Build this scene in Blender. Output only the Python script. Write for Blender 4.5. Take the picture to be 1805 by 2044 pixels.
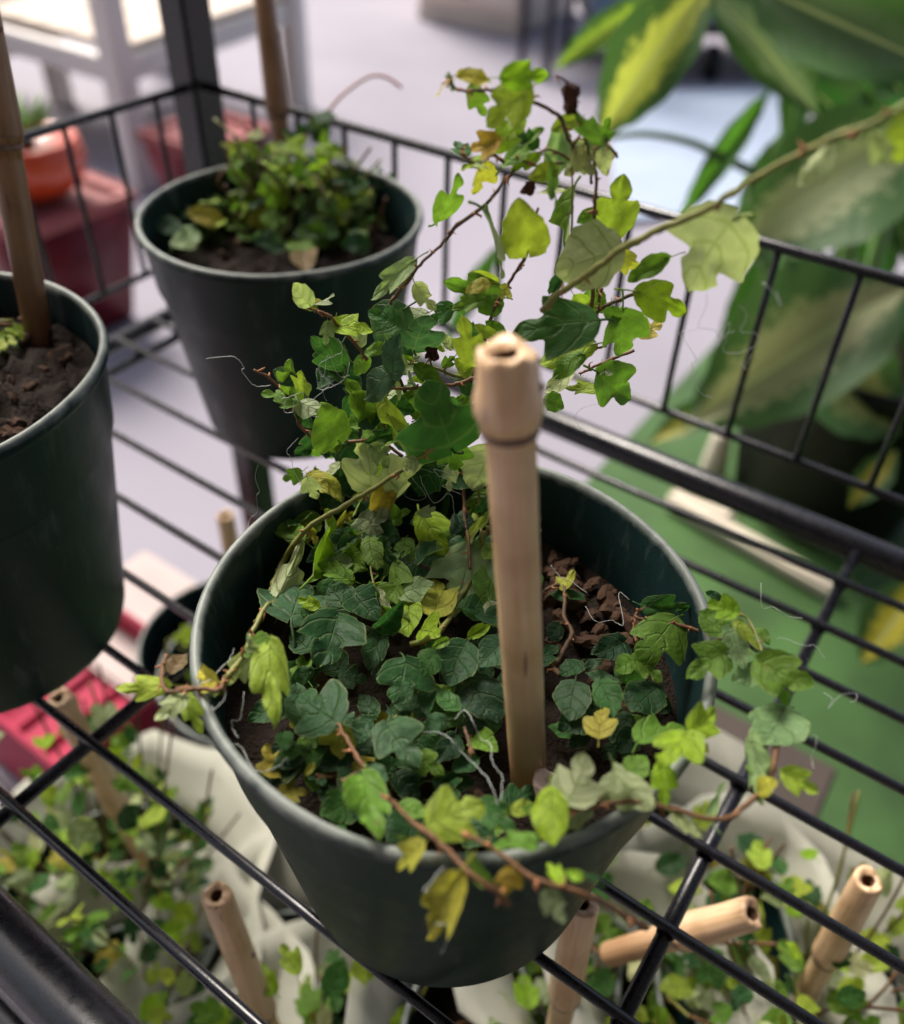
import bpy, bmesh, math, random
from mathutils import Vector, Matrix, Quaternion, noise
random.seed(11)
S = bpy.context.scene
for o in list(bpy.data.objects): bpy.data.objects.remove(o)
C = S.collection
# ------------------------------------------------------------------ camera
H = .3316; FPX = 1778.3; PY = 946.9; PITCH = .6890; ROLL = .03567; PSI = .58959
cF = Vector((0, math.cos(PITCH), -math.sin(PITCH))); cU0 = Vector((0, math.sin(PITCH), math.cos(PITCH))); cR0 = Vector((1, 0, 0))
cR = cR0*math.cos(ROLL)+cU0*math.sin(ROLL); cU = -cR0*math.sin(ROLL)+cU0*math.cos(ROLL)
CAM = Vector((0, 0, H))
cd = bpy.data.cameras.new('camera'); cam = bpy.data.objects.new('camera', cd); C.objects.link(cam)
M = Matrix((cR, cU, -cF)).transposed().to_4x4(); M.translation = CAM; cam.matrix_world = M
cd.sensor_fit = 'VERTICAL'; cd.sensor_height = 24; cd.lens = FPX/2044*24
cd.shift_y = -(1022-PY)/2044
cd.clip_start = .01; cd.clip_end = 200
cd.dof.use_dof = True; cd.dof.focus_distance = .285; cd.dof.aperture_fstop = cd.lens/5.2
S.camera = cam
# ------------------------------------------------------------------ sky, sun, exposure
SUN_EL = math.radians(48); SUN_AZ = math.radians(-35)      # from the far left of the picture, soft
sdir = Vector((math.sin(SUN_AZ)*math.cos(SUN_EL), math.cos(SUN_AZ)*math.cos(SUN_EL), math.sin(SUN_EL)))
W = bpy.data.worlds.new('World'); S.world = W; W.use_nodes = True
wn = W.node_tree.nodes; wl = W.node_tree.links
sky = wn.new('ShaderNodeTexSky'); sky.sky_type = 'NISHITA'; sky.sun_disc = False
sky.sun_elevation = SUN_EL; sky.sun_rotation = SUN_AZ; sky.air_density = 1.0; sky.dust_density = 5.0; sky.ozone_density = 1.0
bgn = wn['Background']; bgn.inputs[1].default_value = .075; wl.new(sky.outputs[0], bgn.inputs[0])
sd = bpy.data.lights.new('sun', 'SUN'); sd.energy = 2.8; sd.angle = math.radians(26); sd.color = (1, .94, .86)
so = bpy.data.objects.new('sun', sd); C.objects.link(so); so.rotation_euler = sdir.to_track_quat('Z', 'Y').to_euler(); so.location = (-1, 2, 3)
S.view_settings.view_transform = 'Standard'; S.view_settings.look = 'None'; S.view_settings.gamma = 1; S.view_settings.exposure = 1.25
S.render.engine = 'CYCLES'
# ------------------------------------------------------------------ pixel -> world (pixels of the photo scaled to 1805 x 2044)
K = 1/1.0781
def ray(p): return cF+cR*((p[0]-902.5)/FPX)-cU*((p[1]-PY)/FPX)
def onz(p, z): r = ray(p); return CAM+r*((z-H)/r.z)
def ony(p, y): r = ray(p); return CAM+r*(y/r.y)
def atd(p, d): return CAM+ray(p)*d
def proj(P):
    d = Vector(P)-CAM; w = d.dot(cF); return (902.5+FPX*d.dot(cR)/w, PY-FPX*d.dot(cU)/w)
E1 = Vector((math.cos(PSI), -math.sin(PSI), 0)); E2 = Vector((math.sin(PSI), math.cos(PSI), 0))
def AB(a, b, z=0): return E1*a+E2*b+Vector((0, 0, z))
BLK = dict(A=(920, 100, 4.5125), B=(760, 400, 4.5125), C=(1100, 400, 4.0875), D=(540, 620, 3.61), E=(560, 950, 3.2818), G=(380, 1300, 4.5125),
           H=(700, 1300, 4.011), I=(1130, 1220, 2.7769), J=(500, 1600, 2.0056), Z=(946, 0, 1.805), L=(0, 1400, 2.0056), O=(0, 0, 1.805), Q=(400, 600, 2.5786),
           R=(1350, 300, 2.271), T=(1200, 0, 2.42))
def bp(k, x, y): ox, oy, s = BLK[k]; return ((ox+x/s)*K, (oy+y/s)*K)
# ------------------------------------------------------------------ helpers
def link(name, me, mat=None, parent=None):
    o = bpy.data.objects.new(name, me); C.objects.link(o)
    if mat is not None and me is not None:
        if len(me.materials) == 0: me.materials.append(mat)
    if parent: o.parent = parent
    return o
def tag(o, label, cat, group=None):
    o['label'] = label; o['category'] = cat
    if group: o['group'] = group
    return o
def thing(name, label, cat, loc=(0, 0, 0), group=None):
    o = bpy.data.objects.new(name, None); o.empty_display_size = .02; C.objects.link(o); o.location = loc
    return tag(o, label, cat, group)
def child(name, me, mat, parent):          # mesh given in world coordinates under an unrotated parent
    o = link(name, me, mat, parent); o.matrix_parent_inverse = Matrix.Translation(-Vector(parent.location)) if parent.type == 'EMPTY' else Matrix()
    return o
def tomesh(bm, name='m', smooth=True):
    me = bpy.data.meshes.new(name); bm.normal_update(); bm.to_mesh(me); bm.free()
    if smooth:
        for p in me.polygons: p.use_smooth = True
    return me
def pydata(v, f, smooth=True, name='m'):
    me = bpy.data.meshes.new(name); me.from_pydata([tuple(x) for x in v], [], f); me.update()
    if smooth:
        for p in me.polygons: p.use_smooth = True
    return me
def spline(pts, n=6):
    P = [Vector(p) for p in pts]
    if len(P) < 3: return [P[0].lerp(P[-1], i/n) for i in range(n+1)]
    out = []
    for i in range(len(P)-1):
        p0 = P[max(i-1, 0)]; p1 = P[i]; p2 = P[i+1]; p3 = P[min(i+2, len(P)-1)]
        for k in range(n):
            t = k/n
            out.append(.5*((2*p1)+(p2-p0)*t+(2*p0-5*p1+4*p2-p3)*t*t+(3*p1-p0-3*p2+p3)*t**3))
    out.append(P[-1]); return out
def tube(v, f, pts, rad, seg=8, cap=True):
    """append a tube along pts; rad is a number or list"""
    n = len(pts); b0 = len(v); up = None
    for i, p in enumerate(pts):
        d = (pts[min(i+1, n-1)]-pts[max(i-1, 0)])
        d = d.normalized() if d.length > 1e-9 else Vector((0, 0, 1))
        if up is None: up = d.orthogonal().normalized()
        up = (up-d*up.dot(d)); up = up.normalized() if up.length > 1e-6 else d.orthogonal().normalized()
        w = d.cross(up); r = rad[i] if isinstance(rad, (list, tuple)) else rad
        for k in range(seg):
            a = 2*math.pi*k/seg; v.append(p+(up*math.cos(a)+w*math.sin(a))*r)
    for i in range(n-1):
        for k in range(seg):
            k2 = (k+1) % seg; a = b0+i*seg
            f.append((a+k, a+k2, a+seg+k2, a+seg+k))
    if cap:
        f.append(tuple(b0+k for k in reversed(range(seg)))); f.append(tuple(b0+(n-1)*seg+k for k in range(seg)))
def rod(a, b, r, seg=10): v, f = [], []; tube(v, f, [Vector(a), Vector(b)], r, seg); return v, f
def lathe(prof, seg=64, closed=False):
    v, f = [], []; n = len(prof)
    for r, z in prof:
        for k in range(seg): a = 2*math.pi*k/seg; v.append((r*math.cos(a), r*math.sin(a), z))
    for i in range(n-1):
        for k in range(seg):
            k2 = (k+1) % seg; f.append((i*seg+k, i*seg+k2, (i+1)*seg+k2, (i+1)*seg+k))
    if closed: f.append(tuple(range(seg-1, -1, -1))); f.append(tuple((n-1)*seg+k for k in range(seg)))
    return v, f
def box(c, ax, ay, az, bev=.0):
    """box from centre and three half-axis vectors, bevelled"""
    bm = bmesh.new(); bmesh.ops.create_cube(bm, size=2)
    for vv in bm.verts: vv.co = Vector(c)+Vector(ax)*vv.co.x+Vector(ay)*vv.co.y+Vector(az)*vv.co.z
    if bev: bmesh.ops.bevel(bm, geom=bm.edges[:], offset=bev, segments=2, affect='EDGES')
    bmesh.ops.recalc_face_normals(bm, faces=bm.faces[:])
    return tomesh(bm, 'box', False)
# ------------------------------------------------------------------ materials
def mat(name, col, rough=.5, spec=.5, metal=0, noise_s=0, noise_amt=.0, bump=0, bump_s=200, coat=0, col2=None, trans=0, dist=.001):
    m = bpy.data.materials.new(name); m.use_nodes = True; nt = m.node_tree; N = nt.nodes; Lk = nt.links
    b = N['Principled BSDF']; b.inputs['Base Color'].default_value = (*col, 1); b.inputs['Roughness'].default_value = rough
    b.inputs['Metallic'].default_value = metal; b.inputs['Specular IOR Level'].default_value = spec
    if coat: b.inputs['Coat Weight'].default_value = coat; b.inputs['Coat Roughness'].default_value = .15
    if noise_s:
        tc = N.new('ShaderNodeTexCoord'); nz = N.new('ShaderNodeTexNoise'); nz.inputs['Scale'].default_value = noise_s; nz.inputs['Detail'].default_value = 6
        Lk.new(tc.outputs['Object'], nz.inputs['Vector'])
        rp = N.new('ShaderNodeValToRGB'); c2 = col2 or tuple(c*(1-noise_amt) for c in col)
        rp.color_ramp.elements[0].position = .3; rp.color_ramp.elements[0].color = (*c2, 1); rp.color_ramp.elements[1].position = .7; rp.color_ramp.elements[1].color = (*col, 1)
        Lk.new(nz.outputs['Fac'], rp.inputs[0]); Lk.new(rp.outputs[0], b.inputs['Base Color'])
        mr = N.new('ShaderNodeMapRange'); mr.inputs[3].default_value = max(rough-.1, .05); mr.inputs[4].default_value = min(rough+.15, 1); Lk.new(nz.outputs['Fac'], mr.inputs[0]); Lk.new(mr.outputs[0], b.inputs['Roughness'])
    if bump:
        tc = N.new('ShaderNodeTexCoord'); nz = N.new('ShaderNodeTexNoise'); nz.inputs['Scale'].default_value = bump_s; nz.inputs['Detail'].default_value = 5
        Lk.new(tc.outputs['Object'], nz.inputs['Vector']); bu = N.new('ShaderNodeBump'); bu.inputs['Strength'].default_value = bump; bu.inputs['Distance'].default_value = dist
        Lk.new(nz.outputs['Fac'], bu.inputs['Height']); Lk.new(bu.outputs[0], b.inputs['Normal'])
    if trans: b.inputs['Transmission Weight'].default_value = trans
    return m
def leaf_mat(name, variegated=False, attr=False):
    m = bpy.data.materials.new(name); m.use_nodes = True; nt = m.node_tree; N = nt.nodes; Lk = nt.links
    out = N['Material Output']; b = N['Principled BSDF']
    def node(t, **k):
        n = N.new(t)
        for a, v in k.items(): setattr(n, a, v)
        return n
    def math_(op, a, c=None):
        n = node('ShaderNodeMath', operation=op)
        for i, x in enumerate((a, c)):
            if x is None: continue
            if isinstance(x, (int, float)): n.inputs[i].default_value = x
            else: Lk.new(x, n.inputs[i])
        return n.outputs[0]
    def mix(f, a, c, bt='MIX'):
        n = node('ShaderNodeMix', data_type='RGBA', blend_type=bt)
        for i, x in ((0, f), (6, a), (7, c)):
            if isinstance(x, (int, float)): n.inputs[i].default_value = x
            elif isinstance(x, tuple): n.inputs[i].default_value = (*x, 1)
            else: Lk.new(x, n.inputs[i])
        return n.outputs[2]
    oi = node('ShaderNodeObjectInfo'); OC = oi.outputs['Color']
    if attr: ca = node('ShaderNodeVertexColor', layer_name='leafcol'); OC = ca.outputs['Color']
    uv = node('ShaderNodeUVMap'); sp = node('ShaderNodeSeparateXYZ'); Lk.new(uv.outputs[0], sp.inputs[0])
    u = math_('ABSOLUTE', math_('MULTIPLY', math_('SUBTRACT', sp.outputs[0], .5), 2)); v = sp.outputs[1]
    # side veins: lines of constant v - .38 u
    wn_ = node('ShaderNodeTexNoise'); wn_.inputs['Scale'].default_value = 4; Lk.new(uv.outputs[0], wn_.inputs['Vector'])
    w = math_('FRACT', math_('MULTIPLY', math_('SUBTRACT', math_('ADD', v, math_('MULTIPLY', wn_.outputs['Fac'], .16)), math_('MULTIPLY', math_('POWER', u, 1.3), .26)), 3.2))
    side = math_('ABSOLUTE', math_('SUBTRACT', w, .5))          # 0 on vein, .5 between
    mid = math_('MULTIPLY', u, 5.0)
    vein = math_('MINIMUM', math_('MULTIPLY', side, 2), math_('MINIMUM', mid, 1))
    vm = node('ShaderNodeMapRange'); vm.inputs[1].default_value = .0; vm.inputs[2].default_value = .22; Lk.new(vein, vm.inputs[0])   # 0 vein .. 1 blade
    tc = node('ShaderNodeTexCoord'); nz = node('ShaderNodeTexNoise'); nz.inputs['Scale'].default_value = 5; nz.inputs['Detail'].default_value = 5
    ofs = node('ShaderNodeVectorMath', operation='ADD'); sc_ = node('ShaderNodeVectorMath', operation='SCALE'); sc_.inputs['Scale'].default_value = 75 if attr else 1; Lk.new(tc.outputs['Object'], sc_.inputs[0]); Lk.new(sc_.outputs[0], ofs.inputs[0])
    rv = node('ShaderNodeVectorMath', operation='SCALE'); rv.inputs[0].default_value = (37, 51, 23); Lk.new(oi.outputs['Random'], rv.inputs['Scale']); Lk.new(rv.outputs[0], ofs.inputs[1])
    Lk.new(ofs.outputs[0], nz.inputs['Vector'])
    if variegated:
        ed = node('ShaderNodeMapRange'); ed.inputs[1].default_value = .38; ed.inputs[2].default_value = .58
        nz.inputs['Scale'].default_value = 15; nz.inputs['Distortion'].default_value = .6; nz.inputs['Roughness'].default_value = .8
        Lk.new(math_('ADD', u, math_('MULTIPLY', math_('SUBTRACT', nz.outputs['Fac'], .5), 1.6)), ed.inputs[0])
        base = mix(ed.outputs[0], OC, (.055, .115, .040))
        col = mix(math_('SUBTRACT', 1, math_('MINIMUM', math_('MULTIPLY', u, 14), 1)), base, (.40, .45, .24))
    else:
        nr = node('ShaderNodeMapRange'); nr.inputs[1].default_value = .3; nr.inputs[2].default_value = .75; nr.inputs[3].default_value = .72; nr.inputs[4].default_value = 1.22; Lk.new(nz.outputs['Fac'], nr.inputs[0])
        c0 = mix(1.0, OC, nr.outputs[0], 'MULTIPLY')
        cv = mix(.35, OC, (.30, .36, .16)); col = mix(math_('MULTIPLY', math_('SUBTRACT', 1, vm.outputs[0]), .42), c0, cv)
        # pale margin
        em = node('ShaderNodeMapRange'); em.inputs[1].default_value = .93; em.inputs[2].default_value = 1.0; em.inputs[4].default_value = .45; Lk.new(u, em.inputs[0])
        col = mix(em.outputs[0], col, (.28, .33, .12))
        # fine speckle and the odd brown blemish
        n2 = node('ShaderNodeTexNoise'); n2.inputs['Scale'].default_value = 3.2; n2.inputs['Detail'].default_value = 3; Lk.new(ofs.outputs[0], n2.inputs['Vector'])
        bl = node('ShaderNodeMapRange'); bl.inputs[1].default_value = .70; bl.inputs[2].default_value = .78; bl.inputs[4].default_value = .6; Lk.new(n2.outputs['Fac'], bl.inputs[0])
        col = mix(bl.outputs[0], col, (.22, .17, .06))
    geo = node('ShaderNodeNewGeometry')
    back = mix(.62, col, mix(vm.outputs[0], (.25, .31, .12), mix(nz.outputs['Fac'], (.33, .38, .20), (.52, .55, .38)))) if not variegated else mix(.4, col, (.25, .33, .14))
    colf = mix(geo.outputs['Backfacing'], col, back)
    Lk.new(colf, b.inputs['Base Color']); b.inputs['Specular IOR Level'].default_value = .22
    rr = node('ShaderNodeMapRange'); rr.inputs[3].default_value = .40; rr.inputs[4].default_value = .66; Lk.new(nz.outputs['Fac'], rr.inputs[0]); Lk.new(rr.outputs[0], b.inputs['Roughness'])
    bu = node('ShaderNodeBump'); bu.inputs['Strength'].default_value = .75; bu.inputs['Distance'].default_value = .0005
    n3 = node('ShaderNodeTexNoise'); n3.inputs['Scale'].default_value = 14; n3.inputs['Detail'].default_value = 3; Lk.new(ofs.outputs[0], n3.inputs['Vector'])
    Lk.new(math_('ADD', vm.outputs[0], math_('MULTIPLY', n3.outputs['Fac'], .9)), bu.inputs['Height']); Lk.new(bu.outputs[0], b.inputs['Normal'])
    tr = node('ShaderNodeBsdfTranslucent'); tcol = mix(1.0, colf, (1.15, 1.25, .68), 'MULTIPLY'); Lk.new(tcol, tr.inputs['Color'])
    ms = node('ShaderNodeMixShader'); ms.inputs[0].default_value = .40; Lk.new(b.outputs[0], ms.inputs[1]); Lk.new(tr.outputs[0], ms.inputs[2]); Lk.new(ms.outputs[0], out.inputs['Surface'])
    return m
def pot_mat(name, col, edge=(.24, .26, .235), rimz=.1285):
    m = mat(name, col, .42, .22, 0, 60, .35, .12, 900); nt = m.node_tree; N = nt.nodes; Lk = nt.links; b = N['Principled BSDF']
    src = b.inputs['Base Color'].links[0].from_socket
    tc = N.new('ShaderNodeTexCoord'); sp = N.new('ShaderNodeSeparateXYZ'); Lk.new(tc.outputs['Object'], sp.inputs[0])
    nz = N.new('ShaderNodeTexNoise'); nz.inputs['Scale'].default_value = 130; nz.inputs['Detail'].default_value = 6; Lk.new(tc.outputs['Object'], nz.inputs['Vector'])
    ma = N.new('ShaderNodeMath'); ma.operation = 'MULTIPLY_ADD'; Lk.new(nz.outputs['Fac'], ma.inputs[0]); ma.inputs[1].default_value = .006; Lk.new(sp.outputs[2], ma.inputs[2])
    mr = N.new('ShaderNodeMapRange'); mr.inputs[1].default_value = rimz+.0025; mr.inputs[2].default_value = rimz+.0055; mr.inputs[4].default_value = .75; Lk.new(ma.outputs[0], mr.inputs[0])
    mx = N.new('ShaderNodeMix'); mx.data_type = 'RGBA'; Lk.new(mr.outputs[0], mx.inputs[0]); Lk.new(src, mx.inputs[6]); mx.inputs[7].default_value = (*edge, 1)
    # dried water marks / dust scuffs
    mp = N.new('ShaderNodeMapping'); mp.inputs['Scale'].default_value = (1, 1, .25); Lk.new(tc.outputs['Object'], mp.inputs[0])
    n2 = N.new('ShaderNodeTexNoise'); n2.inputs['Scale'].default_value = 75; n2.inputs['Detail'].default_value = 8; n2.inputs['Roughness'].default_value = .7; Lk.new(mp.outputs[0], n2.inputs['Vector'])
    m2 = N.new('ShaderNodeMapRange'); m2.inputs[1].default_value = .56; m2.inputs[2].default_value = .78; m2.inputs[4].default_value = .42; Lk.new(n2.outputs['Fac'], m2.inputs[0])
    mx2 = N.new('ShaderNodeMix'); mx2.data_type = 'RGBA'; Lk.new(m2.outputs[0], mx2.inputs[0]); Lk.new(mx.outputs[2], mx2.inputs[6]); mx2.inputs[7].default_value = (.16, .19, .17, 1)
    Lk.new(mx2.outputs[2], b.inputs['Base Color'])
    return m
def cane_mat(k=1.0):
    m = bpy.data.materials.new('bamboo'); m.use_nodes = True; nt = m.node_tree; N = nt.nodes; Lk = nt.links; b = N['Principled BSDF']
    tc = N.new('ShaderNodeTexCoord'); mp = N.new('ShaderNodeMapping'); mp.inputs['Scale'].default_value = (520, 520, 14); Lk.new(tc.outputs['Object'], mp.inputs[0])
    nz = N.new('ShaderNodeTexNoise'); nz.inputs['Scale'].default_value = 1; nz.inputs['Detail'].default_value = 6; nz.inputs['Roughness'].default_value = .65; Lk.new(mp.outputs[0], nz.inputs['Vector'])
    rp = N.new('ShaderNodeValToRGB'); e = rp.color_ramp.elements; e[0].position = .25; e[0].color = (.30, .17, .085, 1); e[1].position = .62; e[1].color = (.73, .51, .32, 1); x = e.new(.42); x.color = (.65, .425, .235, 1)
    Lk.new(nz.outputs['Fac'], rp.inputs[0])
    n2 = N.new('ShaderNodeTexNoise'); n2.inputs['Scale'].default_value = 38; n2.inputs['Detail'].default_value = 4; Lk.new(tc.outputs['Object'], n2.inputs['Vector'])
    m2 = N.new('ShaderNodeMapRange'); m2.inputs[1].default_value = .48; m2.inputs[2].default_value = .72; m2.inputs[4].default_value = .75; Lk.new(n2.outputs['Fac'], m2.inputs[0])
    mx = N.new('ShaderNodeMix'); mx.data_type = 'RGBA'; Lk.new(m2.outputs[0], mx.inputs[0]); Lk.new(rp.outputs[0], mx.inputs[6]); mx.inputs[7].default_value = (.40, .22, .10, 1)
    # dark cracks
    mp3 = N.new('ShaderNodeMapping'); mp3.inputs['Scale'].default_value = (330, 330, 26); Lk.new(tc.outputs['Object'], mp3.inputs[0])
    n3 = N.new('ShaderNodeTexNoise'); n3.inputs['Scale'].default_value = 1; n3.inputs['Detail'].default_value = 2; Lk.new(mp3.outputs[0], n3.inputs['Vector'])
    m3 = N.new('ShaderNodeMapRange'); m3.inputs[1].default_value = .655; m3.inputs[2].default_value = .72; m3.inputs[4].default_value = .75; Lk.new(n3.outputs['Fac'], m3.inputs[0])
    mx3 = N.new('ShaderNodeMix'); mx3.data_type = 'RGBA'; Lk.new(m3.outputs[0], mx3.inputs[0]); Lk.new(mx.outputs[2], mx3.inputs[6]); mx3.inputs[7].default_value = (.13, .075, .05, 1)
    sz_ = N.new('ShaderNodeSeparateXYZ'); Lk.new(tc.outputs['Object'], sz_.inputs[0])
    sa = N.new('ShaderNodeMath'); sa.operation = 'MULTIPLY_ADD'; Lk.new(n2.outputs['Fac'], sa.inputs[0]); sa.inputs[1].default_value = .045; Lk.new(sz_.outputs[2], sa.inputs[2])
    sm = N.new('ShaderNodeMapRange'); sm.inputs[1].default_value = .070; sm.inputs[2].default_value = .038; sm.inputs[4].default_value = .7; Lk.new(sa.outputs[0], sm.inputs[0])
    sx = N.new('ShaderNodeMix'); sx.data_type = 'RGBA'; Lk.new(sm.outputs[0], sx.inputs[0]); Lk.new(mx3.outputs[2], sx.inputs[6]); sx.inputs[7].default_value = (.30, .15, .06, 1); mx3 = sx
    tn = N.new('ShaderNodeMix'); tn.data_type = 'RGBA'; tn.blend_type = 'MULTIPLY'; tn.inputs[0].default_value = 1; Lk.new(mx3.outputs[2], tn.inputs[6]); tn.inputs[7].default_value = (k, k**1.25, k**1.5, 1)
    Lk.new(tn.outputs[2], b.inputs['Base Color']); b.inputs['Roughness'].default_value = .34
    bu = N.new('ShaderNodeBump'); bu.inputs['Strength'].default_value = .25; bu.inputs['Distance'].default_value = .0004; Lk.new(nz.outputs['Fac'], bu.inputs['Height']); Lk.new(bu.outputs[0], b.inputs['Normal'])
    return m
BAMB2 = None
LEAF = leaf_mat('fig_leaf'); VARI = leaf_mat('dieffenbachia_leaf', True); LEAFA = leaf_mat('fig_leaf_small', attr=True)
BLACK = mat('black_paint', (.007, .007, .010), .26, .5, 0, 240, .3, .06, 600)
POT = pot_mat('green_plastic', (.0065, .0235, .0235)); POTIN = POT
SOIL = mat('soil', (.016, .0095, .0065), .95, .2, 0, 160, .6, .9, 700, col2=(.010, .006, .004), dist=.002)
BARK = mat('bark', (.10, .055, .034), .9, .2, 0, 300, .6, .6, 900); PINK = mat('perlite', (.62, .45, .42), .8, .2)
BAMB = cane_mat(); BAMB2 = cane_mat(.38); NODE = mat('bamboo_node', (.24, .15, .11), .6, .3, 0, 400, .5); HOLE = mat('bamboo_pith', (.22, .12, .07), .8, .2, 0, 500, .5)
STEMG = mat('stem_green', (.20, .205, .045), .5, .4, 0, 300, .4); STEMB = mat('stem_brown', (.11, .065, .032), .6, .3, 0, 300, .5); STEMR = mat('stem_red', (.17, .085, .038), .6, .3, 0, 300, .4)
BRACT = mat('bract', (.40, .17, .075), .6, .3, 0, 300, .4); DEAD = mat('dead_leaf', (.07, .03, .018), .9, .2, 0, 250, .6, .5, 500)
THREAD = mat('fibre', (.46, .49, .46), .35, .6); PETI = mat('petiole', (.30, .33, .07), .5, .4)
FLOOR = mat('concrete', (.285, .268, .315), .75, .3, 0, 2.2, .22, .15, 60)
WHITE = mat('white_paint', (.74, .70, .66), .5, .4, 0, 9, .1); CREAM = mat('cream_board', (.62, .53, .44), .6, .3, 0, 6, .15)
BURG = mat('burgundy_glaze', (.15, .010, .020), .35, .3, 0, 20, .4); PINKT = mat('rose_clay', (.36, .10, .10), .6, .3, 0, 20, .3); ORANGE = mat('orange_glaze', (.55, .06, .014), .25, .5, coat=.4)
GREEN = mat('green_mat', (.052, .125, .03), .6, .3, 0, 9, .5, .3, 400); MAGENTA = mat('magenta_plastic', (.38, .022, .065), .6, .15, 0, 9, .25)
PAPER = mat('paper_sleeve', (.40, .40, .33), .7, .3, 0, 30, .15, .3, 120); TAN = mat('plank', (.07, .056, .048), .8, .2, 0, 8, .3); BLUE = mat('floor_glare_blue', (.36, .43, .55), .35, .5, 0, 5, .12)
BLACKP = mat('black_plastic', (.004, .005, .004), .5, .3, 0, 30, .3); DARKM = mat('dark_metal', (.022, .022, .028), .5, .4); WALL = mat('store_wall', (.30, .28, .26), .8, .2, 0, 2, .1)
IVORY = mat('ivory_plastic', (.60, .54, .44), .45, .4, 0, 20, .15)
# ------------------------------------------------------------------ the setting
FZ = -.52
me = pydata([(-30, -30, FZ), (30, -30, FZ), (30, 40, FZ), (-30, 40, FZ)], [(0, 1, 2, 3)], False)
o = link('concrete_floor', me, FLOOR); o['kind'] = 'structure'; o['label'] = 'pale lavender grey concrete floor'
# unseen roof slab added to block overhead sky light; wall behind the camera
o = link('sky_blocker_roof', box((0, -.52, 2.0), (3.2, 0, 0), (0, 1.04, 0), (0, 0, .05)), WALL); o['kind'] = 'structure'
o = link('shop_wall', box((0, -1.5, .7), (3.2, 0, 0), (0, .06, 0), (0, 0, 1.22)), WALL); o['kind'] = 'structure'
# ------------------------------------------------------------------ rack
rk = thing('plant_rack', 'black wire plant rack with a fenced shelf holding the three fig pots', 'rack', AB(-.51, .4285, FZ))
def rpart(name, vf, mt=BLACK, par=None):
    return child(name, pydata(*vf), mt, par or rk)
A0, A1, B0, B1 = -.51, .46, .022, .4285
def bentrod(pts, r, seg=10):
    v, f = [], []; tube(v, f, [Vector(p) for p in pts], r, seg); return v, f
for a, b in ((A0, B1), (A1, B1), (A0, B0), (A1, B0)):
    top = .9
    if b == B0: top = .02
    child('post', box(AB(a, b, (top+FZ)/2), E1*.0125, E2*.0125, Vector((0, 0, (top-FZ)/2)), .002), BLACK, rk)
for zs in (-.010,):
    rpart('shelf_tube', bentrod([AB(A0+.013, B1, zs), AB(A1-.013, B1, zs)], .0085, 16)); rpart('shelf_tube', bentrod([AB(A0+.013, B0+.005, zs+.008), AB(A1-.013, B0+.005, zs+.008)], .0115, 20))
    rpart('shelf_tube', bentrod([AB(A0, B0+.013, zs), AB(A0, B1-.013, zs)], .006, 12)); rpart('shelf_tube', bentrod([AB(A1, B0+.013, zs), AB(A1, B1-.013, zs)], .006, 12))
rpart('shelf_tube', bentrod([AB(A0+.013, B0-.008, -.030), AB(A1-.013, B0-.008, -.030)], .011, 12))
for k in range(10):
    b = .0605+.0367*k-(.003 if k > 7 else 0); rpart('shelf_wire', bentrod([AB(A0+.008, b, -.0022), AB(A1-.008, b, -.0022)], .0022, 8))
for a in (-.478, -.249, -.0118, .225):
    cv, cf = bentrod([AB(a, B0+.008, -.0076), AB(a, B1-.008, -.0076)], .0031, 8)
    for k in range(10):
        b = .0605+.0367*k-(.003 if k > 7 else 0)
        for sx in (-1, 1): tube(cv, cf, [AB(a+sx*.0026, b-.0026, -.0050), AB(a+sx*.0031+random.uniform(-.0005, .0005), b, -.0046), AB(a+sx*.0026, b+.0026, -.0050)], [.0005, .0013, .0005], 6)
    rpart('cross_bar', (cv, cf))
for z, r in ((.1445, .0028), (.0300, .0024)):
    rpart('fence_rail', bentrod([AB(A0+.013, B1, z), AB(A1-.013, B1, z)], r)); rpart('fence_rail', bentrod([AB(A0, B0+.013, z-.001), AB(A0, B1-.013, z-.001)], r))
for k in range(-12, 11):
    a = -.0985+.0398*k
    if A0+.03 < a < A1-.02: rpart('fence_wire', bentrod([AB(a, B1, .0300), AB(a, B1, .1445)], .0019, 8))
for k in range(10):
    b = .3925-.0356*k
    if b > B0+.02: rpart('fence_wire', bentrod([AB(A0, b, .029), AB(A0, b, .1435)], .0019, 8))
LT = -.40                                   # lower tier, left half of the rack
for b in (.05, .0865, .123, .159, .195, .231, .267, .304, .34, .377): rpart('lower_wire', bentrod([AB(A0+.01, b, LT-.002), AB(-.2, b, LT-.002)], .0022, 8))
for a in (-.42, -.33, -.235): rpart('lower_cross_bar', bentrod([AB(a, B0, LT-.0068), AB(a, B1, LT-.0068)], .0026, 8))
for b in (B0, B1): rpart('lower_tube', bentrod([AB(A0+.012, b, LT-.012), AB(A1-.012, b, LT-.012)], .006, 10))
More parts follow.
